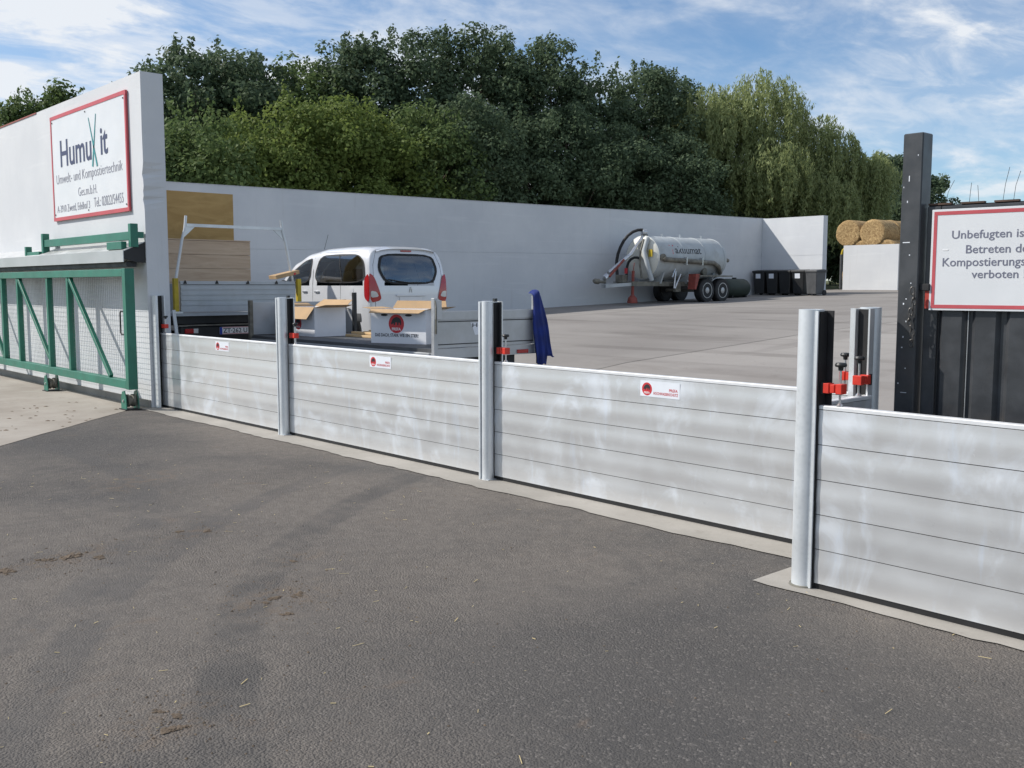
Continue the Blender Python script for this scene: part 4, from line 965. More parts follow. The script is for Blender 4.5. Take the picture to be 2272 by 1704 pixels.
for s in (1, -1):
    fs = lambda x, z, s=s: (fixx(x, z, .85), s * (side_y(x, z) + .004), z)
    fs2 = lambda x, z, s=s: (fixx(x, z, .85), s * (side_y(x, z) + .0055), z)
    g1 = patch(SIDE_W, fs, 'side_window', 'window_glass', VAN); ringp(SIDE_W, .035, fs2, 'window_seal', 'black_rubber', g1)
    MB().tube([fs2(.92 + .19 * (z - 1.17) / .55 - .02, z) for z in (1.18, 1.35, 1.5, 1.70)], .010, 6).build('window_divider', 'black_rubber', g1)
    g2 = patch(FRONT_W, fs, 'door_window', 'window_glass', VAN); ringp(FRONT_W, .035, fs2, 'window_seal', 'black_rubber', g2)
    for pts in ([(.98, z) for z in (.40, .7, 1.0, 1.15)], [(1.99, z) for z in (.35, .6, .9, 1.16, 1.4, 1.66)], [(3.0, z) for z in (.4, .7, 1.0, 1.14)], [(.10 + .3 * k, 1.75) for k in range(7)], [(.98 + .2 * k, .40) for k in range(11)]):
        MB().tube([(fixx(x, z, .85), s * (side_y(x, z) + .0005), z) for x, z in pts], .0035, 5).build('door_gap', 'black_rubber', VAN)
    for x in (1.80, 2.25):
        h_ = MB().box((x - .06, s * (side_y(x, 1.0) + .002), .985), (x + .10, s * (side_y(x, 1.0) + .026), 1.02)).build('door_handle', 'steel', VAN, bevel=.006)
        patch(chaikin([(x - .09, .985), (x + .02, .94), (x + .13, .985), (x + .02, 1.05)], 2), lambda a, b, s=s: (a, s * (side_y(a, b) + .0015), b), 'handle_recess', 'car_silver', h_, 2)
    MB().lathe([(0, .085), (.004, .083), (.006, .07)], (.62, s * (side_y(.62, 1.0) + .0005), 1.02), (0, s, 0), 20).build('fuel_flap', 'car_silver', VAN, smooth=True)
    MB().grid(lambda u, v, s=s: (.32 + 2.75 * u, s * (side_y(.32 + 2.75 * u, .45 + .16 * v) + .012 * math.sin(v * PI) + .002), .45 + .16 * v), 24, 4).build('side_moulding', 'grey_plastic', VAN, smooth=True)
    for x in (.72, 3.45):
        m2 = MB(); P = [(x + .37 * math.cos(t), .33 + .37 * math.sin(t)) for t in [PI * k / 18 for k in range(19)]] + [(x - .37, .21), (x + .37, .21)]
        patch(P, lambda a, b, s=s: (a, s * (side_y(a, max(b, ZB)) + .006), b), 'wheel_arch', 'black_plastic', VAN, 2)
        wheel_parts(VAN, (x, s * .80, .31), .31, .225, (0, 1, 0))
    LT_ = chaikin([(s * .90, 1.36), (s * .80, 1.30), (s * .70, 1.02), (s * .66, .86), (s * .90, .80)], 2)
    tl = patch(LT_, lambda y, z: (rear_x(z, y) - .014, y * .985, z), 'tail_lamp', 'tail_red', VAN, 3)
    LT2 = chaikin([(.02, 1.36), (.16, 1.24), (.17, .9), (.02, .80)], 2)
    patch(LT2, lambda x, z, s=s: (fixx(x, z, .85) - .004, s * (side_y(x, z) + .006), z), 'lamp_wrap', 'tail_red', tl, 2)
    patch(chaikin([(s * .885, 1.03), (s * .77, 1.01), (s * .72, .92), (s * .885, .90)], 1), lambda y, z: (rear_x(z, y) - .019, y * .985, z), 'reverse_lamp', 'lamp_clear', tl, 2)
    MB().lathe([(-.11, .02), (-.09, .075), (0, .095), (.07, .08), (.10, .02)], (2.95, s * 1.0, 1.14), (1, 0, 0), 14).build('door_mirror', 'black_plastic', VAN, smooth=True)
    MB().beam((2.95, s * .87, 1.10), (2.95, s * .96, 1.11), .05, .04).build('mirror_arm', 'black_plastic', VAN)
    MB().lathe([(0, .10), (.05, .07), (.07, .02)], (4.16, s * .60, .82), (1, 0, .2), 16).build('headlamp', 'lamp_clear', VAN, smooth=True)
fr_ = lambda y, z: (rear_x(z, y) - .005, y, z)
g3 = patch(REAR_W, fr_, 'rear_window', 'window_glass', VAN); ringp(REAR_W, .055, lambda y, z: (rear_x(z, y) - .008, y, z), 'window_seal', 'black_rubber', g3)
MB().tube([(rear_x(1.17, 0) - .02, -.05, 1.165), (rear_x(1.2) - .025, .25, 1.20), (rear_x(1.25) - .025, .50, 1.235)], .009, 6).build('wiper', 'black_plastic', VAN)
fw_ = lambda y, x: (x, y, lerp(ZR, x) - .0 + .006 - .10 * (abs(y) / .8) ** 3)
patch(WIND_W, fw_, 'windscreen', 'window_glass', VAN)
MB().grid(lambda u, v: (rear_x(1.8) - .05 + .20 * v, (u - .5) * 1.36, 1.80 + .050 * v - .055 * abs(u * 2 - 1) ** 4), 16, 3).build('roof_spoiler', 'car_silver', VAN, smooth=True)
MB().box((rear_x(1.77) - .022, -.12, 1.752), (rear_x(1.77) + .02, .12, 1.778)).build('brake_lamp', 'tail_red', VAN, bevel=.004)
for pts in ([(.77, .64), (.775, .85), (.80, 1.1), (.77, 1.5), (.66, 1.775)],):
    for s in (1, -1): MB().tube([(rear_x(z, y) - .0008, s * y, z) for y, z in pts], .004, 5).build('tailgate_gap', 'black_rubber', VAN)
MB().tube([(rear_x(.62) - .002, y, .625) for y in (-.77, -.4, 0, .4, .77)], .004, 5).build('tailgate_gap', 'black_rubber', VAN)
MB().grid(lambda u, v: (-.055 * math.sin(v * PI) ** .6 + .05 * abs(2 * u - 1) ** 4 - .004, (u - .5) * 1.76, .22 + .38 * v), 16, 6).build('bumper', 'grey_plastic', VAN, smooth=True)
lpv = MB().box((-.012, -.26, .80), (-.004, .26, .91)).build('number_plate', 'print_white', VAN)
MB().box((-.03, -.34, .925), (-.004, .34, .955)).build('handle_strip', 'car_silver', VAN, bevel=.005)
m = MB()
for a0, a1 in (((0, .05), (-.03, -.05)), ((0, .05), (.03, -.05)), ((-.028, .0), (.028, .0))): m.beam((-.008, a0[0], 1.045 + a0[1]), (-.008, a1[0], 1.045 + a1[1]), .012, .012)
m.build('badge', 'steel', VAN)
MB().box((.30, -.78, .30), (4.0, .78, .36)).build('cabin_floor', 'seat_cloth', VAN)
MB().box((2.95, -.76, .36), (3.35, .76, 1.02)).build('dashboard', 'seat_cloth', VAN)
MB().box((.05, -.80, .62), (.62, .80, .66)).build('parcel_shelf', 'seat_cloth', VAN)
for x, y in ((1.15, .45), (1.15, -.02), (1.15, -.48), (2.25, .42), (2.25, -.42)):
    se = MB().box((x, y - .23, .36), (x + .5, y + .23, .62)).build('seat', 'seat_cloth', VAN, bevel=.03)
    MB().obox((x - .02, y - .23, .60), (.14, 0, 0), (0, .46, 0), (-.10, 0, .58)).build('backrest', 'seat_cloth', se, bevel=.02)
    MB().obox((x - .12, y - .13, 1.24), (.10, 0, 0), (0, .26, 0), (-.03, 0, .20)).build('headrest', 'seat_cloth', se, bevel=.02)
MB().tube([(2.6, .25, 1.86), (2.45, .25, 2.15)], .004, 5).build('aerial', 'black_plastic', VAN)

# ------------------------------------------------------------------ slurry tanker
tkr = thing('slurry_tanker', (-20.28, 23.8, gz(25)), 'grey vacuum slurry tanker on tandem wheels beside the long wall', 'tanker')
Gz = gz(25); CZ = 2.48 - Gz; RT = .67; TLn = 3.35
MB().lathe([(.0, RT), (.5, RT + .002), (TLn, RT), (TLn + .10, RT * .97), (TLn + .20, RT * .82), (TLn + .27, RT * .5), (TLn + .29, 0)], (0, 0, CZ), (0, 1, 0), 48).build('tank', 'tank_steel', tkr, smooth=True)
MB().lathe([(-.13, 0), (-.125, RT * .4), (-.10, RT * .7), (-.05, RT * .92), (-.002, RT * .998)], (0, 0, CZ), (0, 1, 0), 48).build('front_dome', 'tank_cap', tkr, smooth=True)
for y in (.0, 1.2, 2.3, 3.3): MB().lathe([(y - .012, RT + .001), (y - .008, RT + .010), (y + .008, RT + .010), (y + .012, RT + .001)], (0, 0, CZ), (0, 1, 0), 48).build('weld_band', 'tank_steel', tkr, smooth=True)
def wrap(phi0, y0):
    def f(a, b, c):
        ph = phi0 + b / RT; r = RT + .004 + c
        return (r * math.cos(ph), y0 + a, CZ + r * math.sin(ph))
    return f
text('lettering', 'V', 'print_red', tkr, None, None, None, width=.22, height=.30, fn=wrap(.17, .56), bold=.02)
text('lettering', 'akuumat', 'text_black', tkr, None, None, None, width=1.30, height=.24, fn=wrap(.20, .79), bold=.006)
MB().box((.36, -.15, CZ + .02), (.50, -.128, CZ + .24)).build('warning_plate', 'yellow_paint', tkr)
MB().tube([(RT + .08, .10, CZ - .02), (RT + .09, .12, CZ - .06), (RT + .09, 2.6, CZ - .14), (RT + .06, 2.9, CZ - .25), (RT - .1, 3.2, CZ - .45)], .075, 12).build('side_pipe', 'dirty_steel', tkr, smooth=True)
MB().lathe([(-.02, .10), (.05, .11), (.06, .085)], (RT + .02, .12, CZ), (1, -.4, 0), 16).build('pipe_coupling', 'dirty_steel', tkr, smooth=True)
MB().lathe([(-.10, .12), (.06, .13), (.08, .09)], (RT - .12, 2.35, CZ - .42), (1, 0, 0), 18).build('rear_valve', 'dirty_steel', tkr, smooth=True)
for y in (1.1, 1.9): MB().box((RT + .05, y, CZ - .22), (RT + .18, y + .03, CZ + .02)).build('pipe_clip', 'steel', tkr)
for y in (.9, 1.8, 2.9): MB().tube([(0, y, CZ + RT - .01), (0, y, CZ + RT + .09)], .03, 8).build('top_fitting', 'steel', tkr, smooth=True)
for p0, p1 in (((.5, 1.0, CZ - .35), (.62, .78, .45)), ((.52, 1.05, CZ - .1), (.60, .70, CZ - .6)), ((.60, .85, .45), (.66, 1.05, CZ - .5))):
    MB().tube([p0, p1], .028, 8).build('side_linkage', 'steel', tkr, smooth=True)
# chassis, fenders, wheels
for s in (-1, 1): MB().box((s * .34 - .05, -.9, .52), (s * .34 + .05, 3.5, .66)).build('chassis_beam', 'dirty_steel', tkr)
for y in (.35, 1.6, 2.9): MB().prism([(-.55, y, CZ - .45), (.55, y, CZ - .45), (.42, y, .60), (-.42, y, .60)], (0, .06, 0)).build('saddle', 'tank_steel', tkr)
wr = .385
for y in (2.02, 2.83):
    MB().tube([(-.85, y, wr), (.85, y, wr)], .05, 8).build('axle', 'dirty_steel', tkr)
    for s in (-1, 1): wheel_parts(tkr, (s * .83, y, wr), wr, .27, (1, 0, 0), outer=s)
for s in (-1, 1):
    MB().prism([(s * .70, 1.55, .86), (s * .70, 3.30, .86), (s * .70, 3.30, .82), (s * .70, 1.60, .82)], (s * .30, 0, 0)).build('fender', 'dirty_steel', tkr)
    if s > 0: MB().prism([(s * .70, 1.36, .42), (s * .70, 1.43, .42), (s * .70, 1.62, .90), (s * .70, 1.40, .90)], (s * .28, 0, 0)).build('mud_guard', 'red_dull', tkr)
MB().box((.45, .95, .34), (.55, 1.2, .62)).build('step', 'dirty_steel', tkr)
# drawbar, jack, arm and hoses
for s in (-1, 1): MB().beam((s * .32, -.85, .58), (s * .05, -1.75, .52), .08, .10).build('drawbar', 'tank_steel', tkr)
MB().lathe([(-2.20, .05), (-2.14, .08), (-2.0, .085), (-1.95, .045), (-1.7, .045)], (0, 0, .50), (0, 1, -.08), 14).build('tow_eye', 'dirty_steel', tkr, smooth=True)
MB().box((-.16, -1.08, .62), (.16, -.86, .86)).build('pump', 'dirty_steel', tkr, bevel=.02)
MB().tube([(.30, -.78, .98), (.30, -.80, .25)], .045, 10).build('jack_tube', 'red_dull', tkr, smooth=True)
MB().lathe([(.0, .15), (.04, .16), (.16, .13), (.24, .06)], (.30, -.80, .006), (0, 0, 1), 18).build('jack_foot', 'red_dull', tkr, smooth=True)
MB().tube([(.30, -.78, .98), (.33, -.76, 1.22)], .012, 6).build('jack_crank', 'red_dull', tkr)
MB().tube([(0, .02, CZ + .66), (0, -.55, CZ + .10), (0, -1.55, .92)], .055, 12).build('loading_arm', 'steel', tkr, smooth=True)
MB().tube([(.12, -1.0, CZ - .08), (.1, -1.62, .80)], .035, 8).build('arm_cylinder', 'red_dull', tkr, smooth=True)
MB().lathe([(-.13, .03), (-.10, .09), (.05, .09), (.08, .05)], (.0, -1.66, .80), (0, 1, .6), 14).build('coupling_head', 'steel', tkr, smooth=True)
MB().lathe([(-.09, .05), (-.07, .09), (.07, .09), (.09, .05)], (.0, .05, CZ + .78), (.3, 1, 0), 14).build('arm_valve', 'steel', tkr, smooth=True)
MB().box((-.06, -.02, CZ + .52), (.06, .16, CZ + .72)).build('arm_bracket', 'dirty_steel', tkr)
MB().tube([(-.0, .0, CZ + .85), (-.10, -.12, CZ + .845), (-.20, -.24, CZ + .79), (-.30, -.35, CZ + .68), (-.39, -.44, CZ + .52), (-.46, -.51, CZ + .33), (-.505, -.57, CZ + .12), (-.52, -.61, CZ - .08), (-.49, -.65, CZ - .28), (-.42, -.70, CZ - .48), (-.30, -.80, CZ - .72)], .048, 10).build('hose', 'black_rubber', tkr, smooth=True)
MB().tube([(.10, -.22, CZ - .03), (.02, -.26, CZ + .0), (-.08, -.30, CZ + .0), (-.17, -.35, CZ - .05), (-.23, -.39, CZ - .14), (-.26, -.42, CZ - .28), (-.26, -.45, CZ - .7)], .04, 10).build('hose', 'black_rubber', tkr, smooth=True)
MB().tube([(.18, -.16, CZ + .56), (.14, -.26, CZ + .2), (.14, -.30, CZ - .2), (.26, -.34, CZ - .62)], .03, 8).build('hose', 'dirty_steel', tkr, smooth=True)
MB().tube([(.28, -.10, CZ + .60), (.26, -.24, CZ + .2), (.42, -.22, CZ - .35), (.46, -.1, CZ - .7)], .075, 10).build('down_pipe', 'tank_steel', tkr, smooth=True)
MB().tube([(.32, TLn + .25, CZ + .3), (.40, TLn + .33, CZ + .15), (.38, TLn + .36, CZ - .2)], .04, 8).build('rear_hose', 'tank_cap', tkr, smooth=True)
MB().tube([(.45, TLn + .20, CZ + .02), (.47, TLn + .42, CZ - .04)], .06, 10).build('rear_outlet', 'dirty_steel', tkr, smooth=True)
for y in (-.95,): MB().box((.10, y, .90), (.20, y + .02, 1.06)).build('reflector', 'print_red', tkr)

# ------------------------------------------------------------------ bins, barrel, bales
def bin_(x, y, rz, label, mat, stk):
    z0 = gz(y); o = thing('wheelie_bin', (x, y, z0), label, 'bin', 'wheelie bins', rz)
    w0, w1, d0, d1, h = .20, .24, .21, .26, .84
    m = MB(); m.add([(-w0, -d0, .05), (w0, -d0, .05), (w0, d0, .05), (-w0, d0, .05), (-w1, -d1, h), (w1, -d1, h), (w1, d1, h), (-w1, d1, h)], [(3, 2, 1, 0), (4, 5, 6, 7), (0, 1, 5, 4), (1, 2, 6, 5), (2, 3, 7, 6), (3, 0, 4, 7)])
    m.build('body', mat, o, bevel=.02)
    MB().box((-w1 - .015, -d1 - .02, h - .04), (w1 + .015, d1 + .01, h - .005)).build('rim', mat, o, bevel=.008)
    MB().prism([(-w1 - .02, -d1 - .03, h), (-w1 - .02, -d1 - .02, h + .035), (-w1 - .02, .10, h + .075), (-w1 - .02, d1 + .03, h + .05), (-w1 - .02, d1 + .03, h)], (2 * w1 + .04, 0, 0)).build('lid', mat, o, bevel=.008)
    MB().tube([(-w1 + .03, d1 + .07, h - .02), (w1 - .03, d1 + .07, h - .02)], .015, 8).build('handle', mat, o)
    for s in (-1, 1): MB().lathe([(-.025, .03), (-.025, .10), (.025, .10), (.025, .03)], (s * .20, d0 + .02, .10), (1, 0, 0), 18).build('wheel', 'black_rubber', o, smooth=True)
    if stk:
        p0 = Vector((0, -d0 - (d1 - d0) * .72 - .006, 0))
        MB().obox((-.11, -.2555, .60), (.2, 0, 0), (0, -.003, 0), (0, -.012, .17)).build('sticker', stk, o)
for x, y, a, lab, mt, stk in ((-21.10, 31.50, 0, 'black wheelie bin in the wall corner, leftmost of the row', 'black_plastic', 'sticker_white'),
                        (-20.53, 31.47, .02, 'black wheelie bin with label, second from the left', 'black_plastic', 'sticker_white'),
                        (-19.98, 31.44, -.02, 'black wheelie bin without label in the middle of the row', 'black_plastic', None),
                        (-19.42, 31.40, .03, 'black wheelie bin with bright sunlit label, fourth from the left', 'black_plastic', 'sticker_white'),
                        (-18.80, 31.30, -.12, 'greyish wheelie bin at the right end of the row', 'grey_plastic', None)):
    bin_(x, y, a, lab, mt, stk)
gt = thing('green_tank', (-20.75, 28.55, gz(28.6)), 'dark green rounded plastic tank lying behind the slurry tanker', 'tank')
MB().lathe([(-.02, .05), (0, .20), (.06, .29), (.15, .325), (1.0, .325), (1.10, .29), (1.17, .18), (1.19, .05)], (0, 0, .345), (.15, 1, 0), 28).build('shell', 'green_tank', gt, smooth=True)
for y in (.2, .85): MB().box((-.26 + y * .15, y, .005), (.26 + y * .15, y + .08, .09)).build('skid', 'dark_metal', gt)
MB().lathe([(.0, .08), (.05, .08)], (.09, .58, .66), (0, 0, 1), 14).build('cap', 'black_plastic', gt)
def bale_mesh(r, ln, seed):
    rr = random.Random(seed); m = MB(); n = 36
    prof = [(0, .0), (.0, r * .5), (-.012, r * .78), (.0, r * .95), (.03, r), (.3, r * 1.005), (.6, r * .995), (ln - .3, r), (ln - .03, r), (ln, r * .94), (ln + .01, r * .5), (ln, 0)]
    m.lathe(prof, (0, 0, 0), (0, 1, 0), n)
    m.v = [(x * (1 + rr.uniform(-.018, .018)), y + (rr.uniform(-.012, .012) if x * x + z * z > .12 else 0), z * (1 + rr.uniform(-.018, .018))) for x, y, z in m.v]
    return m.mesh('bale', 'straw_bale', smooth=True)
BM = [bale_mesh(.525, 1.2, s) for s in range(3)]
bz = gz(37.4)
BL = [(-20.82, 36.95, 3.70, 'upper left round straw bale above the bunker wall'), (-19.78, 36.95, 3.68, 'upper right round straw bale above the bunker wall'),
      (-20.30, 37.0, 2.88, 'round bale of the middle row between the two upper ones'), (-19.25, 37.0, 2.88, 'round bale of the middle row at right, top just visible'),
      (-22.35, 40.2, gz(40.2) + .525, 'shaded round bale on the ground in the gap left of the bunker wall'),
      (-19.78, 38.2, 3.70, 'upper right bale of the second rank, behind the front one'), (-20.84, 38.2, 3.70, 'upper left bale of the second rank, behind the front one'),
      (-20.56, 37.05, bz + .525, 'hidden bottom bale behind the bunker wall at left'), (-19.50, 37.05, bz + .525, 'hidden bottom bale behind the bunker wall at right'), (-18.45, 37.05, bz + .525, 'bottom bale at the right end behind the bunker wall'), (-18.2, 37.0, 2.88, 'round bale of the middle row partly behind the black post')]
for k, (x, y, z, lab) in enumerate(BL):
    o = tag(put('straw_bale', BM[k % 3], None, (x, y, z)), lab, 'straw bale', 'round straw bales'); o.rotation_euler = (0, k * 1.3, 0)

# ------------------------------------------------------------------ vegetation
def leaf_mesh(name, P, Nrm, Tan, size, aspect, mat):
    n = len(P); B = np.cross(Nrm, Tan); B /= np.linalg.norm(B, axis=1, keepdims=True) + 1e-9
    T = Tan - Nrm * (Tan * Nrm).sum(1, keepdims=True); T /= np.linalg.norm(T, axis=1, keepdims=True) + 1e-9
    s = size[:, None]; V = np.empty((n, 4, 3))
    V[:, 0] = P - T * s * .5; V[:, 1] = P + B * s * aspect * .5 + Nrm * s * .06; V[:, 2] = P + T * s * .5; V[:, 3] = P - B * s * aspect * .5 + Nrm * s * .06
    me = bpy.data.meshes.new(name); me.vertices.add(n * 4); me.vertices.foreach_set('co', V.astype(np.float32).ravel())
    me.loops.add(n * 4); me.loops.foreach_set('vertex_index', np.arange(n * 4, dtype=np.int32))
    me.polygons.add(n); me.polygons.foreach_set('loop_start', np.arange(0, n * 4, 4, dtype=np.int32)); me.polygons.foreach_set('loop_total', np.full(n, 4, dtype=np.int32))
    me.materials.append(MATS[mat]); me.update(calc_edges=True); me.validate(); return me
def unit(a): return a / (np.linalg.norm(a, axis=1, keepdims=True) + 1e-9)
def tree(x, y, top, rx, label, mat='leaf_dark', seed=0, low=.6, ncl=170, nl=95, lsz=.17, shoots=16, group='trees behind the long wall', name='broadleaf_tree'):
    R_ = np.random.RandomState(seed); z0 = gz(min(y, 60)) - .05; H = top - z0
    o = thing(name, (x, y, z0), label, 'tree', group)
    m = MB(); lean = R_.uniform(-.3, .3, 2)
    base = [(0, 0, 0), (lean[0] * .2, lean[1] * .2, H * .25), (lean[0] * .6, lean[1] * .6, H * .55), (lean[0], lean[1], H * .85)]
    m.tube(base, .055 + H * .011, 8, r1=.03)
    for k in range(9):
        a = R_.uniform(0, 2 * PI); zb_ = H * R_.uniform(.15, .6); L_ = rx * R_.uniform(.6, .95)
        p0 = Vector((lean[0] * zb_ / H, lean[1] * zb_ / H, zb_)); d = Vector((math.cos(a), math.sin(a), R_.uniform(.5, 1.2)))
        m.tube([p0, p0 + d * L_ * .5, p0 + d * L_ * .85 + Vector((0, 0, L_ * .25))], .05, 5, r1=.012)
    m.build('trunk', 'bark', o, fix=False)
    zc_ = (H + low) / 2; rz = (H - low) / 2
    # clump centres: on irregular lobes of the crown
    lob = unit(R_.normal(size=(9, 3))); lobw = R_.uniform(.12, .34, 9)
    d = unit(R_.normal(size=(ncl, 3))); d[:, 2] = np.abs(d[:, 2]) * np.where(R_.rand(ncl) < .62, 1, -1)
    rr = R_.uniform(.35, 1, ncl) ** .45
    bumpf = .80 + (np.clip(d @ lob.T - .55, 0, 1) * 2.0 * lobw).sum(1)
    C = d * np.array([rx, rx, rz]) * (rr * np.clip(bumpf, .7, 1.12))[:, None]; C[:, 2] += zc_; C[:, 2] = np.clip(C[:, 2], .35, H * 1.0 - .15)
    cr = R_.uniform(.32, .72, ncl)
    P = []; N_ = []; S = []
    for c, r in zip(C, cr):
        k = int(nl * (r / .5) ** 2); u = unit(R_.normal(size=(k, 3))); rad_ = r * R_.uniform(.45, 1, k)[:, None] ** .7
        P.append(c + u * rad_ * np.array([1, 1, .8])); N_.append(u * .9 + np.array([0, 0, .55]) + R_.normal(size=(k, 3)) * .55); S.append(R_.uniform(.65, 1.3, k) * lsz)
    # upright leafy shoots round the top of the crown
    for k in range(shoots):
        a = R_.uniform(0, 2 * PI); q = R_.uniform(0, .8) ** .7; bx, by = rx * q * math.cos(a), rx * q * math.sin(a)
        zb_ = zc_ + rz * math.sqrt(max(.05, 1 - q * q)) * .86; L_ = R_.uniform(.3, .95) * (1.2 - q * .5); n = int(95 * L_); t = R_.rand(n)
        u = R_.normal(size=(n, 3)) * np.stack([.27 * (1.15 - t), .27 * (1.15 - t), np.full(n, .08)], 1)
        P.append(np.stack([bx + t * R_.uniform(-.2, .2), by + t * R_.uniform(-.2, .2), zb_ + t * L_], 1) + u); N_.append(unit(u + 1e-6) + R_.normal(size=(n, 3)) * .5); S.append(R_.uniform(.6, 1.1, n) * lsz)
    P = np.concatenate(P); N_ = unit(np.concatenate(N_)); S = np.concatenate(S); T = R_.normal(size=P.shape); T[:, 2] -= .4
    put('crown', leaf_mesh('crown', P, N_, unit(T), S, .62, mat), o); return o
BACK = [(-33.35, 15.24, 9.6, 2.6, 'dark'), (-34.4, 17.2, 10.2, 2.4, 'dark'), (-34.3, 18.8, 9.6, 2.3, 'dark'), (-34.1, 20.5, 10.0, 2.4, 'mid'), (-33.0, 21.9, 10.9, 2.3, 'dark'), (-32.8, 23.6, 11.5, 2.5, 'dark'),
        (-32.4, 25.6, 11.7, 2.5, 'dark'), (-32.2, 27.3, 11.9, 2.5, 'dark'), (-32.8, 29.6, 11.2, 2.4, 'dark'), (-31.0, 30.2, 12.0, 2.3, 'dark'), (-30.9, 33.2, 11.5, 2.7, 'dark'), (-30.3, 35.5, 11.6, 2.6, 'dark'), (-30.3, 38.4, 11.1, 2.7, 'dark')]
where = ['leftmost tall dark tree rising beside the entrance wall', 'tall dark tree, second from the entrance wall', 'tall dark tree behind the yellowish shrubs, third from left', 'mid green tall tree, fourth from the entrance wall', 'tall dark tree, fifth from the entrance wall, above the van', 'tall dark tree above the rear of the van', 'highest dark tree left of the picture centre', 'high dark tree at the middle of the tree line', 'dark tree at the dip in the tree line right of centre', 'tall slender-topped dark tree right of centre', 'dark tree above the front of the slurry tanker', 'dark tree above the slurry tanker body', 'dark tree directly left of the weeping willow']
for k, (x, y, t_, r_, kind) in enumerate(BACK):
    tree(x, y, t_, r_, where[k], 'leaf_' + kind, seed=20 + k, low=1.0, shoots=22, ncl=190)
FRONT = [(-28.3, 12.9, 6.7, 2.0, 'mid', 'mid green shrub just right of the entrance wall'), (-28.8, 14.7, 6.6, 2.0, 'yellow', 'yellowish green shrub above the plywood sheet'), (-29.2, 16.5, 7.4, 2.1, 'yellow', 'yellowish shrub above the truck ladder rack'), (-29.2, 18.2, 7.7, 2.1, 'yellow', 'bright yellowish shrub above the van front'),
         (-28.9, 20.0, 7.8, 2.1, 'yellow', 'yellow green shrub above the van roof'), (-29.3, 22.3, 7.9, 2.2, 'mid', 'mid green shrub above the van rear'), (-29.0, 24.4, 8.5, 2.2, 'dark', 'dark shrub in the middle of the front row'), (-28.9, 26.8, 8.5, 2.3, 'dark', 'dark shaded shrub right of the middle of the front row'), (-28.7, 29.3, 8.6, 2.3, 'dark', 'dark shrub left of the slurry tanker in the front row'),
         (-28.0, 31.8, 8.2, 2.4, 'dark', 'dark shrub above the slurry tanker in the front row'), (-27.6, 34.4, 7.8, 2.4, 'dark', 'dark shrub at the right end of the front row')]
for k, (x, y, t_, r_, kind, lab) in enumerate(FRONT):
    tree(x, y, t_, r_, lab, 'leaf_' + kind, seed=60 + k, low=.2, ncl=170, lsz=.15, shoots=10, group='shrubs in front of the trees', name='shrub')
for k, (x, y, t_, lab) in enumerate(((-41.3, 12.4, 8.9, 'small tree peeping over the left end of the entrance wall'), (-41.5, 13.9, 9.3, 'pointed tree top showing above the wall left of the sign'), (-41.4, 15.4, 9.2, 'tree top barely showing above the sign'), (-42.6, 10.8, 8.6, 'tree at the left picture edge behind the wall'))):
    tree(x, y, t_, 1.25, lab, 'leaf_mid', seed=90 + k, low=2.5, ncl=90, shoots=14, group='trees behind the entrance wall')
tree(-31.2, 60.0, 9.5, 3.6, 'lone dark tree at far right beside the black post', 'leaf_dark', seed=101, low=.5, ncl=260, lsz=.22, group='trees at the right')
tree(-33.5, 58.5, 8.0, 3.2, 'lower dark tree between the willow and the lone tree', 'leaf_dark', seed=102, low=.3, ncl=200, lsz=.22, group='trees at the right')
tree(-29.0, 52.0, 6.5, 3.4, 'dark bush behind the straw bales', 'leaf_dark', seed=103, low=.1, ncl=240, lsz=.20, group='trees at the right')
tree(-26.2, 50.0, 5.8, 3.0, 'dark low bush behind the bunker wall', 'leaf_dark', seed=104, low=.1, ncl=220, lsz=.20, group='trees at the right')
tree(-32.5, 43.5, 8.2, 2.8, 'dark bush seen behind the trunk of the willow', 'leaf_dark', seed=105, low=.1, ncl=230, lsz=.2, group='trees at the right')
tree(-34.5, 40.5, 8.0, 2.8, 'dark bush left of the willow trunk in the back', 'leaf_dark', seed=106, low=.1, ncl=230, lsz=.2, group='trees at the right')
tree(-30.5, 47.0, 7.4, 2.8, 'dark bush right behind the willow', 'leaf_dark', seed=107, low=.1, ncl=230, lsz=.2, group='trees at the right')
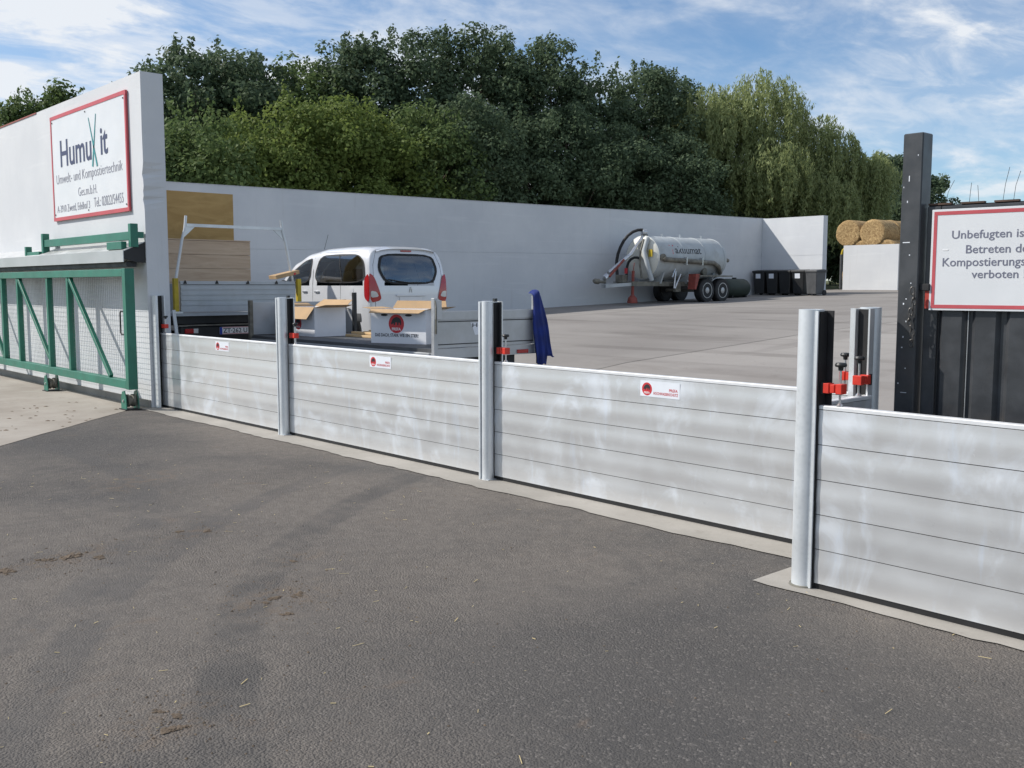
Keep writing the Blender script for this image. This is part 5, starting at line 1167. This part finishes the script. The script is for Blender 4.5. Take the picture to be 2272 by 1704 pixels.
# weeping willow
def willow(x, y, top, lobes, label, seed):
    R_ = np.random.RandomState(seed); z0 = gz(y); o = thing('willow_tree', (x, y, z0), label, 'tree', 'trees at the right'); H = top - z0
    m = MB(); m.tube([(0, 0, 0), (.1, .1, H * .3), (.2, -.1, H * .6)], .30, 10, r1=.14)
    P = []; N_ = []; T_ = []; S = []
    for (lx, ly, lz, r, rz, cnt) in lobes:
        m.tube([(.1, .1, H * .35), (lx * .6, ly * .6, lz * .8), (lx, ly, lz + rz * .3)], .10, 6, r1=.02)
        for k in range(cnt):
            d = R_.normal(size=3); d[2] = abs(d[2]) * .9; d /= np.linalg.norm(d); q = R_.uniform(.55, 1) ** .5
            st = np.array([lx, ly, lz]) + d * np.array([r, r, rz]) * q
            L_ = min(R_.uniform(.7, 2.6) * (1.1 - .3 * d[2]), st[2] - .25); n = int(34 * L_); t = np.sort(R_.rand(n)); out = d[:2] * .35
            arch = np.stack([out[0] * np.minimum(t * 3, 1) + .05 * np.sin(t * 6 + k), out[1] * np.minimum(t * 3, 1) + .05 * np.cos(t * 5 + k), .12 * np.sin(np.minimum(t * 6, 1.57) * 2) - t * L_], 1)
            pts = st + arch + R_.normal(size=(n, 3)) * .055
            P.append(pts); T_.append(np.stack([R_.normal(size=n) * .4, R_.normal(size=n) * .4, -np.ones(n)], 1)); N_.append(R_.normal(size=(n, 3)) * .7 + np.array([d[0], d[1], .3])); S.append(R_.uniform(.14, .26, n))
        n = 5200; u = unit(R_.normal(size=(n, 3))); pts = np.array([lx, ly, lz - rz * .5]) + u * np.array([r, r, rz * 1.2]) * R_.uniform(.2, .85, n)[:, None]
        pts[:, 2] = np.maximum(pts[:, 2], .3)
        P.append(pts); T_.append(np.stack([R_.normal(size=n) * .5, R_.normal(size=n) * .5, -np.ones(n)], 1)); N_.append(u + R_.normal(size=(n, 3)) * .6); S.append(R_.uniform(.16, .30, n))
    m.build('trunk', 'bark', o, fix=False)
    P = np.concatenate(P); put('crown', leaf_mesh('crown', P, unit(np.concatenate(N_)), unit(np.concatenate(T_)), np.concatenate(S), .26, 'leaf_willow'), o)
willow(-27.3, 40.3, 11.4, [(0, 0, 7.6, 2.2, 2.4, 330), (-1.1, -2.6, 7.2, 1.9, 2.0, 250), (1.5, 2.5, 6.0, 1.9, 2.0, 260), (2.6, 1.2, 3.9, 1.5, 1.4, 190), (1.4, -1.4, 5.2, 1.8, 1.6, 150), (2.3, 4.2, 4.4, 1.5, 1.6, 170), (3.2, 4.6, 5.4, 1.0, 1.0, 90)], 'large weeping willow with pale hanging branches at right of the trees', 5)

# ------------------------------------------------------------------ debris on the asphalt
def clod_mesh(seed, s):
    rr = random.Random(seed); m = MB()
    for q in range(26):
        a = rr.uniform(0, 2 * PI); d = abs(rr.gauss(0, .48)); x, y = d * math.cos(a) * 1.25, d * math.sin(a) * .6; r = rr.uniform(.07, .30) * (1.15 - min(d, .9) * .7)
        vs = []
        for zz, k in ((-.12, 1.0), (.35, .95), (.8, .5)):
            for t in range(7): an_ = t * .8976 + zz; f = rr.uniform(.6, 1.2) * k; vs.append((x + r * f * math.cos(an_), y + r * f * math.sin(an_), max(0, zz) * r * rr.uniform(.6, 1.1)))
        vs.append((x, y, r * .85)); fs = []
        for l in (0, 7):
            for t in range(7): fs.append((l + t, l + (t + 1) % 7, l + 7 + (t + 1) % 7, l + 7 + t))
        fs += [(14 + t, 14 + (t + 1) % 7, 21) for t in range(7)]
        m.add(vs, fs)
    return m.mesh('clod', 'dirt', fix=False)
CM = [clod_mesh(k, 1) for k in range(5)]
CL = [(-6.10, 1.59, .085, 'dark dirt clod at the left picture edge'), (-6.18, 1.83, .06, 'dirt clod second from the left edge'), (-6.16, 1.98, .10, 'broad brown dirt clod near the left edge'), (-6.02, 2.10, .06, 'thin dirt clod trailing right of the broad brown one'), (-5.16, 2.92, .04, 'lone dirt clod in the middle of the forecourt'),
      (-4.60, 2.50, .055, 'upper left dirt clod of the cluster on the forecourt'), (-4.58, 2.62, .05, 'upper right dirt clod of the cluster on the forecourt'), (-4.56, 2.42, .035, 'small dirt clod left in the forecourt cluster'), (-4.33, 2.415, .045, 'squarish dirt clod below the forecourt cluster'), (-3.46, 1.44, .065, 'dark dirt clod at the bottom left of the forecourt'), (-3.55, 1.50, .04, 'small dirt clod beside the dark bottom left one'),
      (-3.64, 1.47, .03, 'tiny dirt clod above the dark bottom left one'), (-6.30, 2.72, .045, 'flat dark clod left of the forecourt centre'), (-6.19, 2.86, .05, 'flat dark clod right of its twin left of centre')]
for k, (x, y, s, lab) in enumerate(CL):
    o = tag(put('dirt_clod', CM[k % 5], None, (x, y, .001), k * .9), lab, 'dirt clod', 'dirt clods on the asphalt'); o.scale = (s * 1.15, s * 1.15, s * .55)
m = MB(); rs = random.Random(3)
for k in range(260):
    x, y = rs.uniform(-9, 0.4), rs.uniform(.8, 4.9); a = rs.uniform(0, PI); L_ = rs.choice([.010, .012, .018, .025, .05]) * rs.uniform(.7, 1.2); w = rs.uniform(.0012, .0032)
    dx, dy = math.cos(a) * L_, math.sin(a) * L_; m.obox((x, y, .003), (dx, dy, rs.uniform(-.002, .006)), (-dy / L_ * w, dx / L_ * w, 0), (0, 0, w * .7))
tag(m.build('straw_litter', 'straw', None, fix=False), 'scattered straw stalks and chaff on the asphalt', 'straw', kind='stuff')
m = MB(); rs = random.Random(8)
for k in range(1100):
    if k % 2: x, y = rs.uniform(-10, .4), rs.uniform(.8, 5.0)
    else:
        q = CL[rs.randrange(len(CL))]; x, y = q[0] + rs.gauss(0, .22), q[1] + rs.gauss(0, .22)
    r = rs.uniform(.002, .0085)
    m.add([(x + r * rs.uniform(.6, 1.2) * math.cos(t), y + r * rs.uniform(.6, 1.2) * math.sin(t), .001) for t in (0, 1.57, 3.14, 4.71)] + [(x, y, r * rs.uniform(.5, 1.0))], [(0, 1, 4), (1, 2, 4), (2, 3, 4), (3, 0, 4)])
tag(m.build('dirt_crumbs', 'dirt', None, fix=False), 'small brown dirt crumbs strewn over the asphalt', 'dirt', kind='stuff')
m = MB()
for k in range(70):
    x, y = rs.uniform(-14.5, -11.5), rs.uniform(2.6, 4.9)
    if y > 5.05 - (x + 13.06) / .975 - .05: continue
    r = rs.uniform(.012, .035); m.add([(x + r * 1.4 * rs.uniform(.6, 1.2) * math.cos(t), y + r * rs.uniform(.6, 1.2) * math.sin(t), .005) for t in [k2 * 1.0472 for k2 in range(6)]] + [(x, y, .005 + r * .3)], [(i, (i + 1) % 6, 6) for i in range(6)])
tag(m.build('apron_dirt', 'dirt', None, fix=False), 'dark dirt spots on the pale concrete apron by the gate', 'dirt', kind='stuff')
